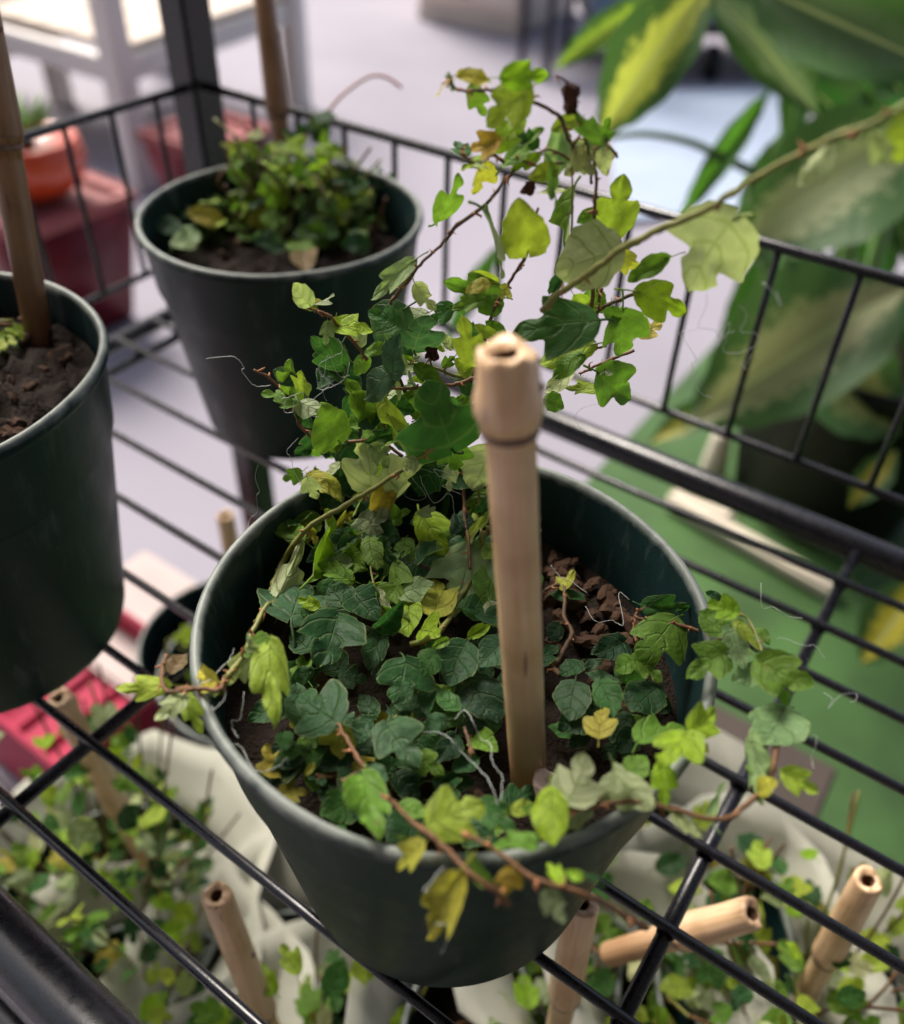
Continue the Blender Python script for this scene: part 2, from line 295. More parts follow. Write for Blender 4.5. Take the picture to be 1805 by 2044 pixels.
# ------------------------------------------------------------------ leaves: shape library
def lerp_tab(tab, t):
    for (t0, w0), (t1, w1) in zip(tab, tab[1:]):
        if t <= t1: u = (t-t0)/(t1-t0); u = u*u*(3-2*u) if abs(w1-w0) < .2 else u; return w0+(w1-w0)*u
    return tab[-1][1]
def leaf_mesh(kind, seed, long=False):
    rn = random.Random(seed); j = lambda a: rn.uniform(-a, a)
    if kind == '3': tab = [(0, .015), (.03, .17), (.10, .34+j(.04)), (.22, .45+j(.04)), (.34, .50+j(.04)), (.43, .49+j(.05)), (.50, .33+j(.06)), (.57, .19+j(.04)), (.66, .20+j(.03)), (.77, .235+j(.03)), (.88, .19), (.96, .10), (1, .01)]
    elif kind == 'h': tab = [(0, .015), (.03, .20), (.10, .36+j(.04)), (.25, .48+j(.03)), (.42, .50+j(.03)), (.56, .44+j(.05)), (.68, .36+j(.04)), (.80, .28+j(.03)), (.92, .16), (1, .005)]
    else: tab = [(0, .01), (.06, .10), (.2, .3), (.4, .47), (.6, .48), (.78, .34), (.9, .17), (1, .005)]
    nr, nc = (22, 4) if kind != 'L' else (22, 5)
    cup = rn.uniform(-.45, .55); curl = rn.uniform(-.2, .45); fold = rn.uniform(-.05, .32); tw = j(.4); bend = j(.2); asym = j(.14); wav = rn.uniform(.02, .075); ph = rn.uniform(0, 6)
    if kind == 'L': cup = .25; curl = .35; fold = .12; tw = j(.3); wav = .03
    v, f, uv = [], [], []
    for i in range(nr+1):
        t = i/nr; wd = lerp_tab(tab, t)
        for c in range(-nc, nc+1):
            s = c/nc; x = s*wd*(1+asym*(1 if s > 0 else -1)); a = abs(s)
            y = t
            if kind == '3': y += .20*a*a*math.exp(-((t-.40)/.13)**2)
            if kind == 'h': y += .06*a*a*math.exp(-((t-.5)/.2)**2)
            if kind != 'L': y -= .11*a**1.4*math.exp(-(t/.12)**2)
            z = fold*abs(x)+cup*x*x-curl*t*t*.5+tw*x*(t-.3)
            if kind != 'L': z += .030*abs(math.sin(math.pi*(t-.38*abs(x))*3.2))*min(1, a*3)*(1-a*.5)
            z += wav*math.sin(9*t+ph+2*s)*a
            x += bend*t*t
            v.append((x, y, z)); uv.append((.5+s*.5, t))
    n = 2*nc+1
    for i in range(nr):
        for c in range(2*nc): a = i*n+c; f.append((a, a+1, a+n+1, a+n))
    # petiole
    if kind != 'L':
        b0 = len(v); pl = rn.uniform(.22, .4); pd = rn.uniform(.08, .3); sd_ = j(.12); pts = [Vector((0, .03, .0)), Vector((sd_*.3, -.08, -.02)), Vector((sd_, -pl*.7, -pd*.5)), Vector((sd_*1.4, -pl, -pd))]
        nf = len(f); tube(v, f, [Vector(p) for p in pts], [.017, .02, .02, .026], 5, False); uv += [(.5, .02)]*(len(v)-b0)
    me = pydata(v, f, True, 'leaf_'+kind); ul = me.uv_layers.new(name='UVMap')
    for lp in me.loops: ul.data[lp.index].uv = uv[lp.vertex_index]
    me.materials.append(VARI if kind == 'L' else LEAF)
    return me
LIB = {'3': [leaf_mesh('3', 100+i) for i in range(26)], 'h': [leaf_mesh('h', 300+i) for i in range(20)], 'L': [leaf_mesh('L', 500+i) for i in range(6)]}
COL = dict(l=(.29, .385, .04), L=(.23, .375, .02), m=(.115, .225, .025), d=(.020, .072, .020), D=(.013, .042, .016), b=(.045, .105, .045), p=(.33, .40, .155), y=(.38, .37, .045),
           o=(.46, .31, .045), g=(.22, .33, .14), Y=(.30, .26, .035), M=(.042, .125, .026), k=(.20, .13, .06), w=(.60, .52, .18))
def put_leaf(parent, P0, P1, w, kind, col, n0, flip=False, name='leaf', thin=False, lib=None):
    """one leaf from its base P0 to its tip P1, visual width/length w"""
    ax = P1-P0; L = ax.length
    if L < 1e-5: return None
    y = ax/L; n = (n0-y*n0.dot(y)); n = n.normalized() if n.length > 1e-6 else y.orthogonal().normalized()
    if thin:
        full = .62; ang = math.acos(max(.12, min(1, w/full)))*random.choice((-1, 1)); n = Quaternion(y, ang) @ n; wid = full
    else: wid = w
    if flip: n = -n
    x = y.cross(n)
    me = random.choice((lib or LIB)[kind]); o = bpy.data.objects.new(name, me); C.objects.link(o)
    c = COL[col] if isinstance(col, str) else col; jv = random.uniform(.82, 1.2); o.color = (c[0]*jv*random.uniform(.9, 1.1), c[1]*jv, c[2]*jv, 1)
    Mx = Matrix((x*(wid*L), y*L, n*L)).transposed().to_4x4(); Mx.translation = P0
    o.parent = parent; o.matrix_parent_inverse = Matrix.Translation(-Vector(parent.location)); o.matrix_basis = Mx
    return o
def rnd(s): return Vector((random.gauss(0, s), random.gauss(0, s), random.gauss(0, s)))
def tocam(P): return (CAM-P).normalized()
UP = Vector((0, 0, 1))
# ------------------------------------------------------------------ pots, soil, canes
POTPROF = [(.0, 0), (.052, 0), (.0555, .0012), (.0568, .005), (.0705, .094), (.0722, .0965), (.0752, .1245), (.0768, .1258), (.0776, .1278), (.0772, .1300), (.0760, .1312), (.0746, .1308), (.0738, .1290), (.0712, .098), (.0550, .004), (.0, .003)]
pv, pf = lathe(POTPROF, 96)
pv = [Vector(p) for p in pv]
for p in pv:
    if p.z > .02: k_ = 1+.010*noise.noise(Vector((p.x*18, p.y*18, 1.3)))*p.z/.13; p.x *= k_; p.y *= k_; p.z += .0009*noise.noise(Vector((p.x*22, p.y*22, 4)))*(p.z/.13)**3
POTME = pydata(pv, pf, True, 'pot'); POTME.materials.append(POT)
def soil_mesh(seed, r=.0715, z=.099, amp=.004):
    v, f = [], []; nr, ns = 26, 72
    for i in range(nr+1):
        for k in range(ns):
            a = 2*math.pi*k/ns; rr = r*i/nr; p = Vector((rr*math.cos(a), rr*math.sin(a), 0)); q = p*95+Vector((seed*7, 0, seed))
            h = noise.fractal(q, .8, 2.1, 4)*amp+max(0, noise.noise(p*260+Vector((seed, 3, 1))))*amp*.9
            v.append((p.x, p.y, z+h*(1 if i < nr else 0)))
    for i in range(nr):
        for k in range(ns): k2 = (k+1) % ns; f.append((i*ns+k, (i+1)*ns+k, (i+1)*ns+k2, i*ns+k2))
    return pydata(v, f)
CHIPS = []
for i in range(6):
    bm = bmesh.new(); bmesh.ops.create_icosphere(bm, subdivisions=2, radius=1); rn = random.Random(i)
    for vv in bm.verts: vv.co = vv.co*(1+.55*noise.noise(vv.co*1.3+Vector((i*9, 0, 0)))+rn.uniform(-.08, .08)); vv.co = Vector((vv.co.x*1.4, vv.co.y*.85, vv.co.z*.6))
    CHIPS.append(tomesh(bm, 'chip', False)); CHIPS[-1].materials.append(BARK)
def make_pot(loc, label, seed, group='green plastic nursery pots', chips=14, rot=0, amp=.004):
    t = thing('nursery_pot', label, 'pot', loc, group); 
    link('pot_shell', POTME, None, t).rotation_euler.z = rot
    s = link('soil', soil_mesh(seed, amp=amp), SOIL, t)
    rn = random.Random(seed)
    for i in range(chips):
        c = bpy.data.objects.new('bark_chip', rn.choice(CHIPS)); C.objects.link(c); c.parent = s
        rr = .064*math.sqrt(rn.random()); a = rn.uniform(0, 6.28); k = rn.uniform(.0010, .0036)
        c.location = (rr*math.cos(a), rr*math.sin(a), .1015); c.scale = (k, k, k); c.rotation_euler = (rn.uniform(-.6, .6), rn.uniform(-.6, .6), rn.uniform(0, 6))
    return t, s
def make_cane(base, top, r0, label, node_s=None, r_top=None, bm_=None, group='bamboo canes'):
    """cane as an upright lathe turned onto the axis base->top"""
    base = Vector(base); top = Vector(top); L = (top-base).length; rt = r_top or r0
    t = thing('bamboo_cane', label, 'cane', base, group); t.rotation_mode = 'QUATERNION'; t.rotation_quaternion = UP.rotation_difference((top-base).normalized())
    ns = node_s or L*.5; bm_ = bm_ or BAMB
    prof = []
    n = 18
    for i in range(n+1): s = ns*.985*i/n; prof.append((r0*(.90+.10*i/n)*(1+.012*math.sin(i*2.1)), s))
    prof += [(r0*1.03, ns-.0012)]
    v, f = lathe(prof, 36); 
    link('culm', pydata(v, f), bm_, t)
    nd = [(r0*1.03, ns-.0012), (r0*1.14, ns-.0006), (r0*1.17, ns+.0000), (r0*1.08, ns+.0006), (r0*1.10, ns+.0010)]
    link('node', pydata(*lathe(nd, 36)), NODE, t)
    tv, tf = [], []
    tube(tv, tf, [Vector((math.cos(q*.2618)*r0*1.245, math.sin(q*.2618)*r0*1.245, ns+.0046+.0007*math.sin(q*.5))) for q in range(25)], .00022, 5); link('sheath_scar', pydata(tv, tf), NODE, t)
    tv, tf = [], []; kp = Vector((rt*1.12, -rt*.15, ns+(L-ns)*.55)); tube(tv, tf, [kp*1.0-Vector((rt*.2, 0, 0)), kp, kp+Vector((rt*.10, 0, .0006))], [.0016, .0014, .0009], 8); link('bud_scar', pydata(tv, tf), NODE, t)
    up = [(r0*1.10, ns+.0010), (r0*1.22, ns+.0024), (rt*1.27, ns+.0050), (rt*1.25, ns+.0085), (rt*1.13, ns+(L-ns)*.62), (rt*1.08, L-.0022), (rt*1.02, L-.0006), (rt*.92, L), (rt*.60, L-.0003), (rt*.44, L-.0012)]
    v, f = lathe(up, 36); v = [Vector(p) for p in v]
    for i, p in enumerate(v):
        if p.z > L-.004: p.z += noise.noise(Vector((p.x, p.y, 0))*260)*.0022
        a = 1+noise.noise(Vector((p.x*260, p.y*260, p.z*60)))*.10; p.x *= a; p.y *= a
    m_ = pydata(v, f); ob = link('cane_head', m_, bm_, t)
    link('hollow', pydata(*lathe([(rt*.44, L-.0012), (rt*.37, L-.004), (rt*.33, L-.016), (.0001, L-.0165)], 24)), HOLE, t)
    return t
PC = Vector((.0024, .1795, 0)); BC = Vector((-.0984, .4647, 0)); LC = Vector((-.212, .279, 0))
pot_main, soil_main = make_pot(PC, 'dark green plastic pot in sharp focus at the front of the shelf', 3, chips=34)
pot_back, _ = make_pot(BC, 'dark green plastic pot at the far corner of the fenced shelf', 5, rot=1)
pot_left, _ = make_pot(LC, 'dark green plastic pot cut off by the left picture edge', 8, rot=2, chips=130, amp=.008); pot_left.scale = (1, 1, 1.11)
pot_left.children[1].location.z = .016
cb = Vector((.0262, .1422, .092)); ct = Vector((.0102, .158, .235))
def s_at(b, t, yy):
    best = min((abs(proj(b.lerp(t, i/400))[1]-yy), i/400) for i in range(401)); return best[1]*(t-b).length
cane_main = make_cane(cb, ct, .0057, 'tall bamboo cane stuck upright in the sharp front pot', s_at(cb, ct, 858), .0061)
bb = Vector((0, 0, 0)); 
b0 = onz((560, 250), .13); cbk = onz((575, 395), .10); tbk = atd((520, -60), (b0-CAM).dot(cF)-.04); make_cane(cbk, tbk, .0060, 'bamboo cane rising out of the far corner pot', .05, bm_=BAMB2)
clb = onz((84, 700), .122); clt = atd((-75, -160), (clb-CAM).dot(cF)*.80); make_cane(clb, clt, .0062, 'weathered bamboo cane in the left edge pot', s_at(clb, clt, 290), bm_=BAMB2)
for i in range(90):
    P = onz((random.uniform(1095, 1330), random.uniform(1075, 1290)), .102)
    if (P-PC-Vector((0, 0, .102))).length > .068: continue
    c = bpy.data.objects.new('bark_chip', random.choice(CHIPS)); C.objects.link(c); c.parent = soil_main; c.location = P-PC; k = random.uniform(.0008, .0034); c.scale = (k, k, k); c.rotation_euler = (random.uniform(-.8, .8), random.uniform(-.8, .8), random.uniform(0, 6))
# pink-white pebble and root by the cane
pb = link('pebble', CHIPS[2].copy(), None, soil_main); pb.data.materials.clear(); pb.data.materials.append(PINK); pb.location = onz(bp('I', 140, 1300), .106)-PC; pb.scale = (.005, .005, .007); pb.rotation_euler = (.4, 1.2, .3)
# ------------------------------------------------------------------ the main fig
fig = thing('creeping_fig', 'lobed creeping fig plant trailing out of the sharp front pot', 'plant', PC+Vector((0, 0, .1)), 'creeping figs')
YP = .238
def place(p, mode, off=0.):
    r = ray(p)
    if mode == 'u': t = min((YP+off)/r.y, (.121+off*.2-H)/r.z)
    elif mode[0] == 'z': t = (float(mode[1:])+off*.3-H)/r.z
    elif mode == 'f': t = max((.094+off*.3)/r.y, (.137-H)/r.z)
    elif mode == 'r': x = p[0]*1.0781; k = max(0, min(1, (x-1190)/756)); t = (.235-.05*k+off)/r.y
    return CAM+r*t
def leaves(blk, mode, rows):
    for row in rows.strip().split('\n'):
        q = row.split(); 
        if not q: continue
        x0, y0, x1, y1 = map(float, q[:4]); w = float(q[4]); col = q[5]; kd = q[6]; md = q[7] if len(q) > 7 and not q[7].startswith('@') else mode
        off = random.uniform(-.007, .007); 
        for e in q[7:]:
            if e.startswith('@'): off = float(e[1:])/1000
        a = bp(blk, x0, y0); b = bp(blk, x1, y1)
        P0 = place(a, md, off); P1 = place(b, md, off); L = (P1-P0).length
        P1 = CAM+(P1-CAM)*(1+random.uniform(-.25, .25)*L/(P1-CAM).length)
        c = tocam(P0); n0 = (c*.8+UP*.35+rnd(.22)) if md in 'urf' else (c*.6+UP*.55+rnd(.2))
        cc = 'l' if col == 'p' else col
        thin = kd == 'n'; k2 = '3' if kd == 'n' else kd
        put_leaf(fig, P0, P1, w*1.04, k2, (.30, .36, .12) if col == 'p' else col, n0, flip=(col == 'p'), thin=thin)
leaves('A', 'u', '''
215 330 60 465 .35 o n
310 285 635 325 .55 y h
740 300 1185 235 .62 L 3
970 410 555 765 .80 l 3
430 390 535 705 .62 m 3
690 915 400 1010 .85 o 3
650 990 955 715 .68 L 3
755 1130 1095 775 .24 m n
565 1140 470 1425 .90 y 3
110 1690 375 1310 .36 m n
1080 1060 808 1215 .45 L 3
1250 1190 985 1290 .65 l h
1330 1400 1055 1440 .38 p n
1205 1150 1255 1585 .20 m n @-6
1450 700 1190 790 .65 l h
1300 830 1225 1340 .52 g h @6
1565 950 1400 1195 .95 p h @5
1690 925 1452 562 .36 m n
1700 935 1790 690 .75 m 3
1690 945 1740 1258 .60 p h''')
leaves('B', 'u', '''
1280 250 1500 840 .27 m n @-4
570 735 178 1090 .46 g 3
1410 1070 880 935 .56 m 3 @4
1310 950 1080 1005 .75 y h @-3
1395 930 1140 825 .42 l h @6
1425 1100 1240 1260 .95 m h
1260 1100 955 1215 .55 m 3
1200 1720 1000 1295 .52 l 3
1400 1470 1165 1370 .5 l h
1455 1450 1285 1310 .62 m h''')
leaves('C', 'u', '''
150 575 105 108 .80 l h @-2
945 570 372 690 .98 p h @-9
880 430 1010 -95 .72 l 3 @5
950 610 1160 755 .72 y 3
1375 640 1040 860 .46 m h
1125 930 1590 1050 .68 L 3 @-6
985 1100 965 1495 .92 m 3 @-4
890 1070 895 1235 .80 m h @-7
1125 1310 1315 1190 .85 w 3
720 1190 15 1225 .76 M 3 @-14
700 1400 240 1560 .62 l h @-5
620 1490 335 1665 .55 m h @-8
530 1640 295 1830 .55 p h
795 1800 430 1740 .42 l 3
765 1640 1005 1895 .95 m 3 @-4
300 1880 475 1930 .95 m h @-3
750 920 685 1165 .80 m h @3
560 970 695 1090 .75 l h
745 220 578 335 .62 m h @5
440 780 350 955 .5 d h
535 70 398 590 .27 m n''')
leaves('Z', 'r', '''
1145 848 932 1078 .98 p 3 @-3
1512 570 1388 708 .75 p 3
1835 440 1770 645 .80 l 3''')
leaves('D', 'u', '''
440 150 545 95 .95 y 3
645 290 950 290 .72 L 3
660 230 672 330 .8 l h
1190 165 915 410 .95 b h @6
1270 490 1310 210 1.25 b 3 @-4
1095 670 1145 388 .8 b h @-10
1095 660 855 815 .80 b h @-9
725 600 440 415 .75 M 3 @3
900 500 1068 430 .52 m h
900 530 785 665 .72 m h
300 805 330 542 .62 m 3
350 875 78 815 .26 m n
362 900 205 920 .42 m h
370 900 485 1095 .5 d h
680 1185 498 950 1.0 m h @-8
835 820 725 690 .62 m h
800 840 1040 1060 .36 m n
1040 850 1110 1245 .26 l n
1560 1255 1415 775 1.0 M 3 @-16
1560 1220 1585 1408 1.0 m 3 @-10
1705 890 1615 830 .95 m h
1340 820 1145 850 .45 m h
1330 740 1215 700 .55 l h
1295 1060 1228 1255 .4 m n
1190 870 1075 880 .5 p h
1730 640 1608 545 .95 l h
1565 470 1478 370 .7 p h @8''')
leaves('E', 'u', '''
1620 40 1560 325 .85 p h @-6
780 365 800 18 .92 p 3 @-4
960 375 1205 35 .36 p n @-7
820 345 935 465 1.0 o h @-8
460 355 373 172 .5 m n
480 335 575 512 .85 d h
700 320 545 185 .95 d h
560 160 455 235 .42 p n
400 360 440 492 .8 Y h
400 560 85 640 .72 m 3 @-4
390 920 548 503 .22 L n @-12
655 660 325 855 .46 b h @-4
120 1095 312 742 .36 p 3 @-14
215 1255 330 945 1.02 b 3 @-6
550 590 655 488 .42 y n
680 420 905 545 .62 d h
760 600 955 700 .8 d h
770 690 782 882 .65 m h
1130 515 1335 772 .70 L 3 @-6
1020 690 1032 812 .95 m h
1220 140 1148 410 .75 d h
1500 725 1395 1150 .85 g 3 @-12
1480 705 1648 488 .26 l n @-12
1640 860 1640 1152 .75 m h @-10
1240 1215 1252 935 .85 y 3 @-12
1050 1130 1060 1342 .68 L h @-8
1620 1140 1732 1335 .62 p h @-6
620 1190 485 1015 .85 d h
660 1070 795 1245 .85 d h
900 1195 848 1038 .5 p n
950 870 982 1125 .45 m n
890 790 1042 922 .42 d n
790 1050 922 1312 .16 m n @-8
1480 1385 1632 1300 .5 L h
1590 820 1648 688 .5 l h
640 860 448 880 .62 g h
300 700 100 560 .5 m h @8
980 980 1180 900 .6 d h
1120 860 1230 700 .5 d h @8
560 760 700 660 .5 d h @8
1380 640 1500 480 .5 D h @10''')
leaves('G', 'z.117', '''
1560 110 1475 615 1.0 d 3 z.124
905 395 935 1090 .43 l 3 z.138
735 490 475 822 .36 p n z.135
70 890 225 1235 .48 l 3 z.132
1285 440 1115 285 1.0 d h
1315 640 1078 745 .62 d h
1560 1140 1100 905 .98 d 3 z.124
1135 950 685 1090 .62 d h z.112
1585 1190 1555 1452 1.0 Y 3 z.118
1040 1258 1050 1422 .9 M h
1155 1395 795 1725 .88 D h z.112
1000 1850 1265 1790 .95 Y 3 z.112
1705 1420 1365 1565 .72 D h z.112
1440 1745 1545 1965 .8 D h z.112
1260 1650 1335 1530 .5 y h''')
leaves('L', 'z.136', '''
720 150 492 172 .50 l 3
797 188 658 312 .48 p 3
735 92 795 8 .7 k h''')
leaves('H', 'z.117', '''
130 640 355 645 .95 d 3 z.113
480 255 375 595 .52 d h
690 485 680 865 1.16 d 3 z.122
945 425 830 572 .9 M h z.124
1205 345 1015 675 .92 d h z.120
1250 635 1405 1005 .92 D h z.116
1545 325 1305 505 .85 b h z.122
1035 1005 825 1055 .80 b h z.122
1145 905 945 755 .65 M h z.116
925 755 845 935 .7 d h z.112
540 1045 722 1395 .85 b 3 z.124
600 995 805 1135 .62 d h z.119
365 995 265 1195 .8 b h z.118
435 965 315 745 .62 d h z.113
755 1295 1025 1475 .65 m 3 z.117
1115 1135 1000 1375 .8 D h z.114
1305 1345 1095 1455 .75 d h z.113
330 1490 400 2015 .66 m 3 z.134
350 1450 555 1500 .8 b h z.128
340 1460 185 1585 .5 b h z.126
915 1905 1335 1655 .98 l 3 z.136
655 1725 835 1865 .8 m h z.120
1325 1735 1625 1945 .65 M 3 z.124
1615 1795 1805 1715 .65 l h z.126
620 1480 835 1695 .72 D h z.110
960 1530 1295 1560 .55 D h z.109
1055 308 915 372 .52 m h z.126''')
leaves('J', 'f', '''
1305 432 1108 414 .36 m n
972 568 843 802 .48 y 3
1215 538 1180 672 .95 o 3
1512 575 1438 560 .65 L h
1520 570 1612 612 .35 d n''')
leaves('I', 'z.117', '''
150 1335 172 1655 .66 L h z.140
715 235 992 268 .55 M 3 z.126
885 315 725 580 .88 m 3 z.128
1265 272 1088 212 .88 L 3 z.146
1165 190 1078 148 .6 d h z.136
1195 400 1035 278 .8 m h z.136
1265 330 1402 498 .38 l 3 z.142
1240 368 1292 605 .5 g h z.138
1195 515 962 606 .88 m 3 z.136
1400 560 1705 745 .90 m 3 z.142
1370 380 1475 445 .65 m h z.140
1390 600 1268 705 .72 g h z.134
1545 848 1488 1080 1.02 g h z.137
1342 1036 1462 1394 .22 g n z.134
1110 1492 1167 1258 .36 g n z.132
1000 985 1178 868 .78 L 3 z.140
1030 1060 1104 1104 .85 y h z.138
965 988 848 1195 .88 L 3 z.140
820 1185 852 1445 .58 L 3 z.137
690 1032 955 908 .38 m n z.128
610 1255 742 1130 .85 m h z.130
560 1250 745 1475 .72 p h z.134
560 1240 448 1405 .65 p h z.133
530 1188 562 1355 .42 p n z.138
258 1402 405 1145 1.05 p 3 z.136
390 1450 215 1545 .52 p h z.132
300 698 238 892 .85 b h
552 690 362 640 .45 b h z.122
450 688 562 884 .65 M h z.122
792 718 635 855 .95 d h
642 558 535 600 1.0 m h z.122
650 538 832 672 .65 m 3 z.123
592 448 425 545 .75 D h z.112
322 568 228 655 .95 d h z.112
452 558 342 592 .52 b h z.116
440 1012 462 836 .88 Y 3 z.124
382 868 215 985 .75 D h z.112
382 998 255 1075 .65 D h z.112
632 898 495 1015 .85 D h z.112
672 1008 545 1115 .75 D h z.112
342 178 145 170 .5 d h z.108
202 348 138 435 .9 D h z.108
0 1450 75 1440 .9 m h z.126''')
# filler leaves of the mat close to the soil and the dense back of the clump
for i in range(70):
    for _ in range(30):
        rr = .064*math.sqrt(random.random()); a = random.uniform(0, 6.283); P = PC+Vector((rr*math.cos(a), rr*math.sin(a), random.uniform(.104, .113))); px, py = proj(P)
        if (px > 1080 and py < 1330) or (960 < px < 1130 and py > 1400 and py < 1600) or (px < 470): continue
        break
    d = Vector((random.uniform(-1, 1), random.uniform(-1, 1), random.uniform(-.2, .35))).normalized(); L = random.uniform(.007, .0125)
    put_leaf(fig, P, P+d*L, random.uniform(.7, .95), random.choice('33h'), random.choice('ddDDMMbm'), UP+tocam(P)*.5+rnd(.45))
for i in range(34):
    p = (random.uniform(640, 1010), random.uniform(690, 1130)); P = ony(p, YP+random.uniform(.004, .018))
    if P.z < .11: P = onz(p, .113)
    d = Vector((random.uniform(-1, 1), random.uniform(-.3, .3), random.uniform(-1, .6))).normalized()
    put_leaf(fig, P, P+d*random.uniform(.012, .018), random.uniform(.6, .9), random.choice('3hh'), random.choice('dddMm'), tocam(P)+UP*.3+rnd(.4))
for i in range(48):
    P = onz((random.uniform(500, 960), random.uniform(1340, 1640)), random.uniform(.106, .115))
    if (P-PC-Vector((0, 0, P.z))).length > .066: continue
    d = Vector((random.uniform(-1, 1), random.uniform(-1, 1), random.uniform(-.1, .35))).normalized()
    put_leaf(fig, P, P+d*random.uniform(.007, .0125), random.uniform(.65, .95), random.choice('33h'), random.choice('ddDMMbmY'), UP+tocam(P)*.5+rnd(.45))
for i in range(46):
    p = (random.uniform(600, 1000), random.uniform(860, 1260)); off = random.uniform(-.016, .006); P = place(p, 'u', off)
    d = (Vector((random.uniform(-1, 1), random.uniform(-.4, .4), random.uniform(-1, .7)))+tocam(P)*.2).normalized()
    put_leaf(fig, P, P+d*random.uniform(.007, .013), random.uniform(.55, .9), random.choice('333h'), random.choice('mmLldMMyg'), tocam(P)+UP*.3+rnd(.5), flip=random.random() < .2)
for i in range(30):
    p = (random.uniform(560, 1000), random.uniform(600, 860)); off = random.uniform(-.01, .012); P = place(p, 'u', off)
    if p[0] < 760 and p[1] < 680: continue
    d = Vector((random.uniform(-1, 1), random.uniform(-.4, .4), random.uniform(-1, .7))).normalized()
    put_leaf(fig, P, P+d*random.uniform(.007, .012), random.uniform(.55, .9), random.choice('33h'), random.choice('mmLlMMyb'), tocam(P)+UP*.3+rnd(.5), flip=random.random() < .2)
def stems(blk, mode, rows, parent=None):
    for row in rows.strip().split('\n'):
        q = row.split(); mt = dict(g=STEMG, b=STEMB, r=STEMR)[q[0]]; r = float(q[1])*.001; md = mode; off = 0; pts = []
        for e in q[2:]:
            if e.startswith('@'): off = float(e[1:])/1000
            elif e[0] in 'uzfr': md = e
            else: x, y = e.split(','); pts.append(place(bp(blk, float(x), float(y)), md, off))
        sp = spline(pts, 5); n = len(sp); v, f = [], []
        sp = [p+rnd(r*.12) for p in sp]
        tube(v, f, sp, [(.74 if blk in 'ABCD' else .86)*r*(.65+.35*min(1, (i+1)/n*1.4))*(1.22 if i % 10 == 5 else 1) for i in range(n)], 7)
        me_ = pydata(v, f); me_.materials.append(mt); me_.materials.append(BRACT)
        # bracts at the nodes
        v2, f2 = [], []
        for i in range(2, n-1, 5):
            for k in range(random.choice((1, 2, 2, 3))):
                d = (rnd(1)+(sp[i]-sp[i-1]).normalized()*.8).normalized(); l = random.uniform(.0012, .0030); m1 = sp[i]+d*l*.5+rnd(.0004)
                tube(v2, f2, [sp[i]-d*.0003, m1, sp[i]+d*l+rnd(.0005)], [r*.6, r*.4, .00006], 5)
        for i in range(3, n-2, 4):
            if random.random() < (.26 if blk in 'ABCDZ' else .22) and blk not in 'L':
                d = (rnd(1)+UP*.2).normalized(); L_ = random.uniform(.0045, .0095); P_ = sp[i]+d*L_*.3
                put_leaf(parent or fig, P_, P_+d*L_, random.uniform(.6, .95), random.choice('33h'), random.choice('llLLmmyMg'), tocam(P_)+UP*.3+rnd(.6), flip=random.random() < .25)
        st = child('stem', me_, mt, parent or fig)
        if v2: link('bract', pydata(v2, f2), BRACT, st)
stems('A', 'u', '''
b .75 215,280 250,390 340,430 520,425 680,430 930,500 1100,570 1290,690 1350,870 1410,960 1400,1080
b .55 1240,280 1350,340 1410,430 1420,560 1440,660 1520,860 1570,1050 1590,1330
r .9 1640,1220 1630,1500 1620,1740 1610,2100 1600,2500 1500,2900
g .6 1690,930 1620,1030 1620,1150 1640,1230
b .6 330,980 370,1080 470,1130 560,1090 640,1050 740,1130
b .5 850,1060 930,1110 1060,1160 1200,1140 1320,1130
b .5 1060,1040 1180,1000 1300,1050 1420,1130
b .5 1490,850 1420,950
g .5 1400,1080 1410,1500 1400,1800 1380,2200
b .5 1740,940 1800,1010 1850,1080
b .8 850,1200 680,1400 560,1540 300,1730 200,1830''')
stems('B', 'u', '''
b .8 1000,400 850,580 680,730 560,880 430,1050 350,1180 330,1500 500,2000
b .8 1800,210 1680,660 1540,900 1440,1060 1340,1280 1250,1600 1150,1900''')
stems('Z', 'r', '''
g 1.08 @-13 1960,335 1805,415 1680,480 1520,540 1300,650 1140,750 1000,830 860,890 720,960 600,1050 510,1110 440,1160 400,1210''')
stems('C', 'u', '''
b .8 640,1230 700,1190 760,1110 860,1040 1110,940
b .6 770,1090 775,980 800,900
b .55 700,1445 840,1405
r .7 600,1650 650,1630 760,1580 900,1520 1080,1450''')
stems('D', 'u', '''
r .75 330,40 380,130 480,165 600,210 680,300 760,380 850,480 900,560
r .85 @-8 1000,780 1200,780 1400,765 1600,745 1700,710 1800,690
g .75 1180,585 1360,595 1450,630 1580,680 1700,700
r .8 20,635 120,680 180,730 280,820 340,870 360,1000 380,1070 490,1170 620,1200 800,1195 930,1180 1040,1210 1180,1310
b .45 1010,830 1030,1000 1050,1190
b .45 @-6 1375,530 1410,620 1430,760''')
stems('E', 'u', '''
g 1.2 @-24 1225,55 1050,170 820,320 600,450 370,590 260,700 160,850 100,1000 40,1140 -20,1290
g 1.1 @-20 1610,600 1560,760 1520,930 1400,1120 1320,1270 1220,1380 1060,1430
r .7 1440,170 1440,380 1450,600 1470,680 1480,900
g .65 1530,260 1550,420 1560,540 1560,700
g .5 780,880 800,1010 850,1150 910,1290
b .6 850,10 930,120 1000,100''')
stems('G', 'z.136', '''
g 1.0 890,-10 760,220 690,430 580,600 480,720 z.128 430,860
r .8 470,700 420,830 280,825 120,820 0,830
r .6 z.112 1660,1600 1500,1680 1350,1660''')
stems('L', 'z.137', '''
r .7 840,165 720,175 700,95 720,20''')
stems('H', 'z.125', '''
r .8 110,1030 200,1190 310,1370 370,1420
r .6 380,1420 260,1470 140,1530
b .5 1200,1060 1240,1180 1280,1300''')
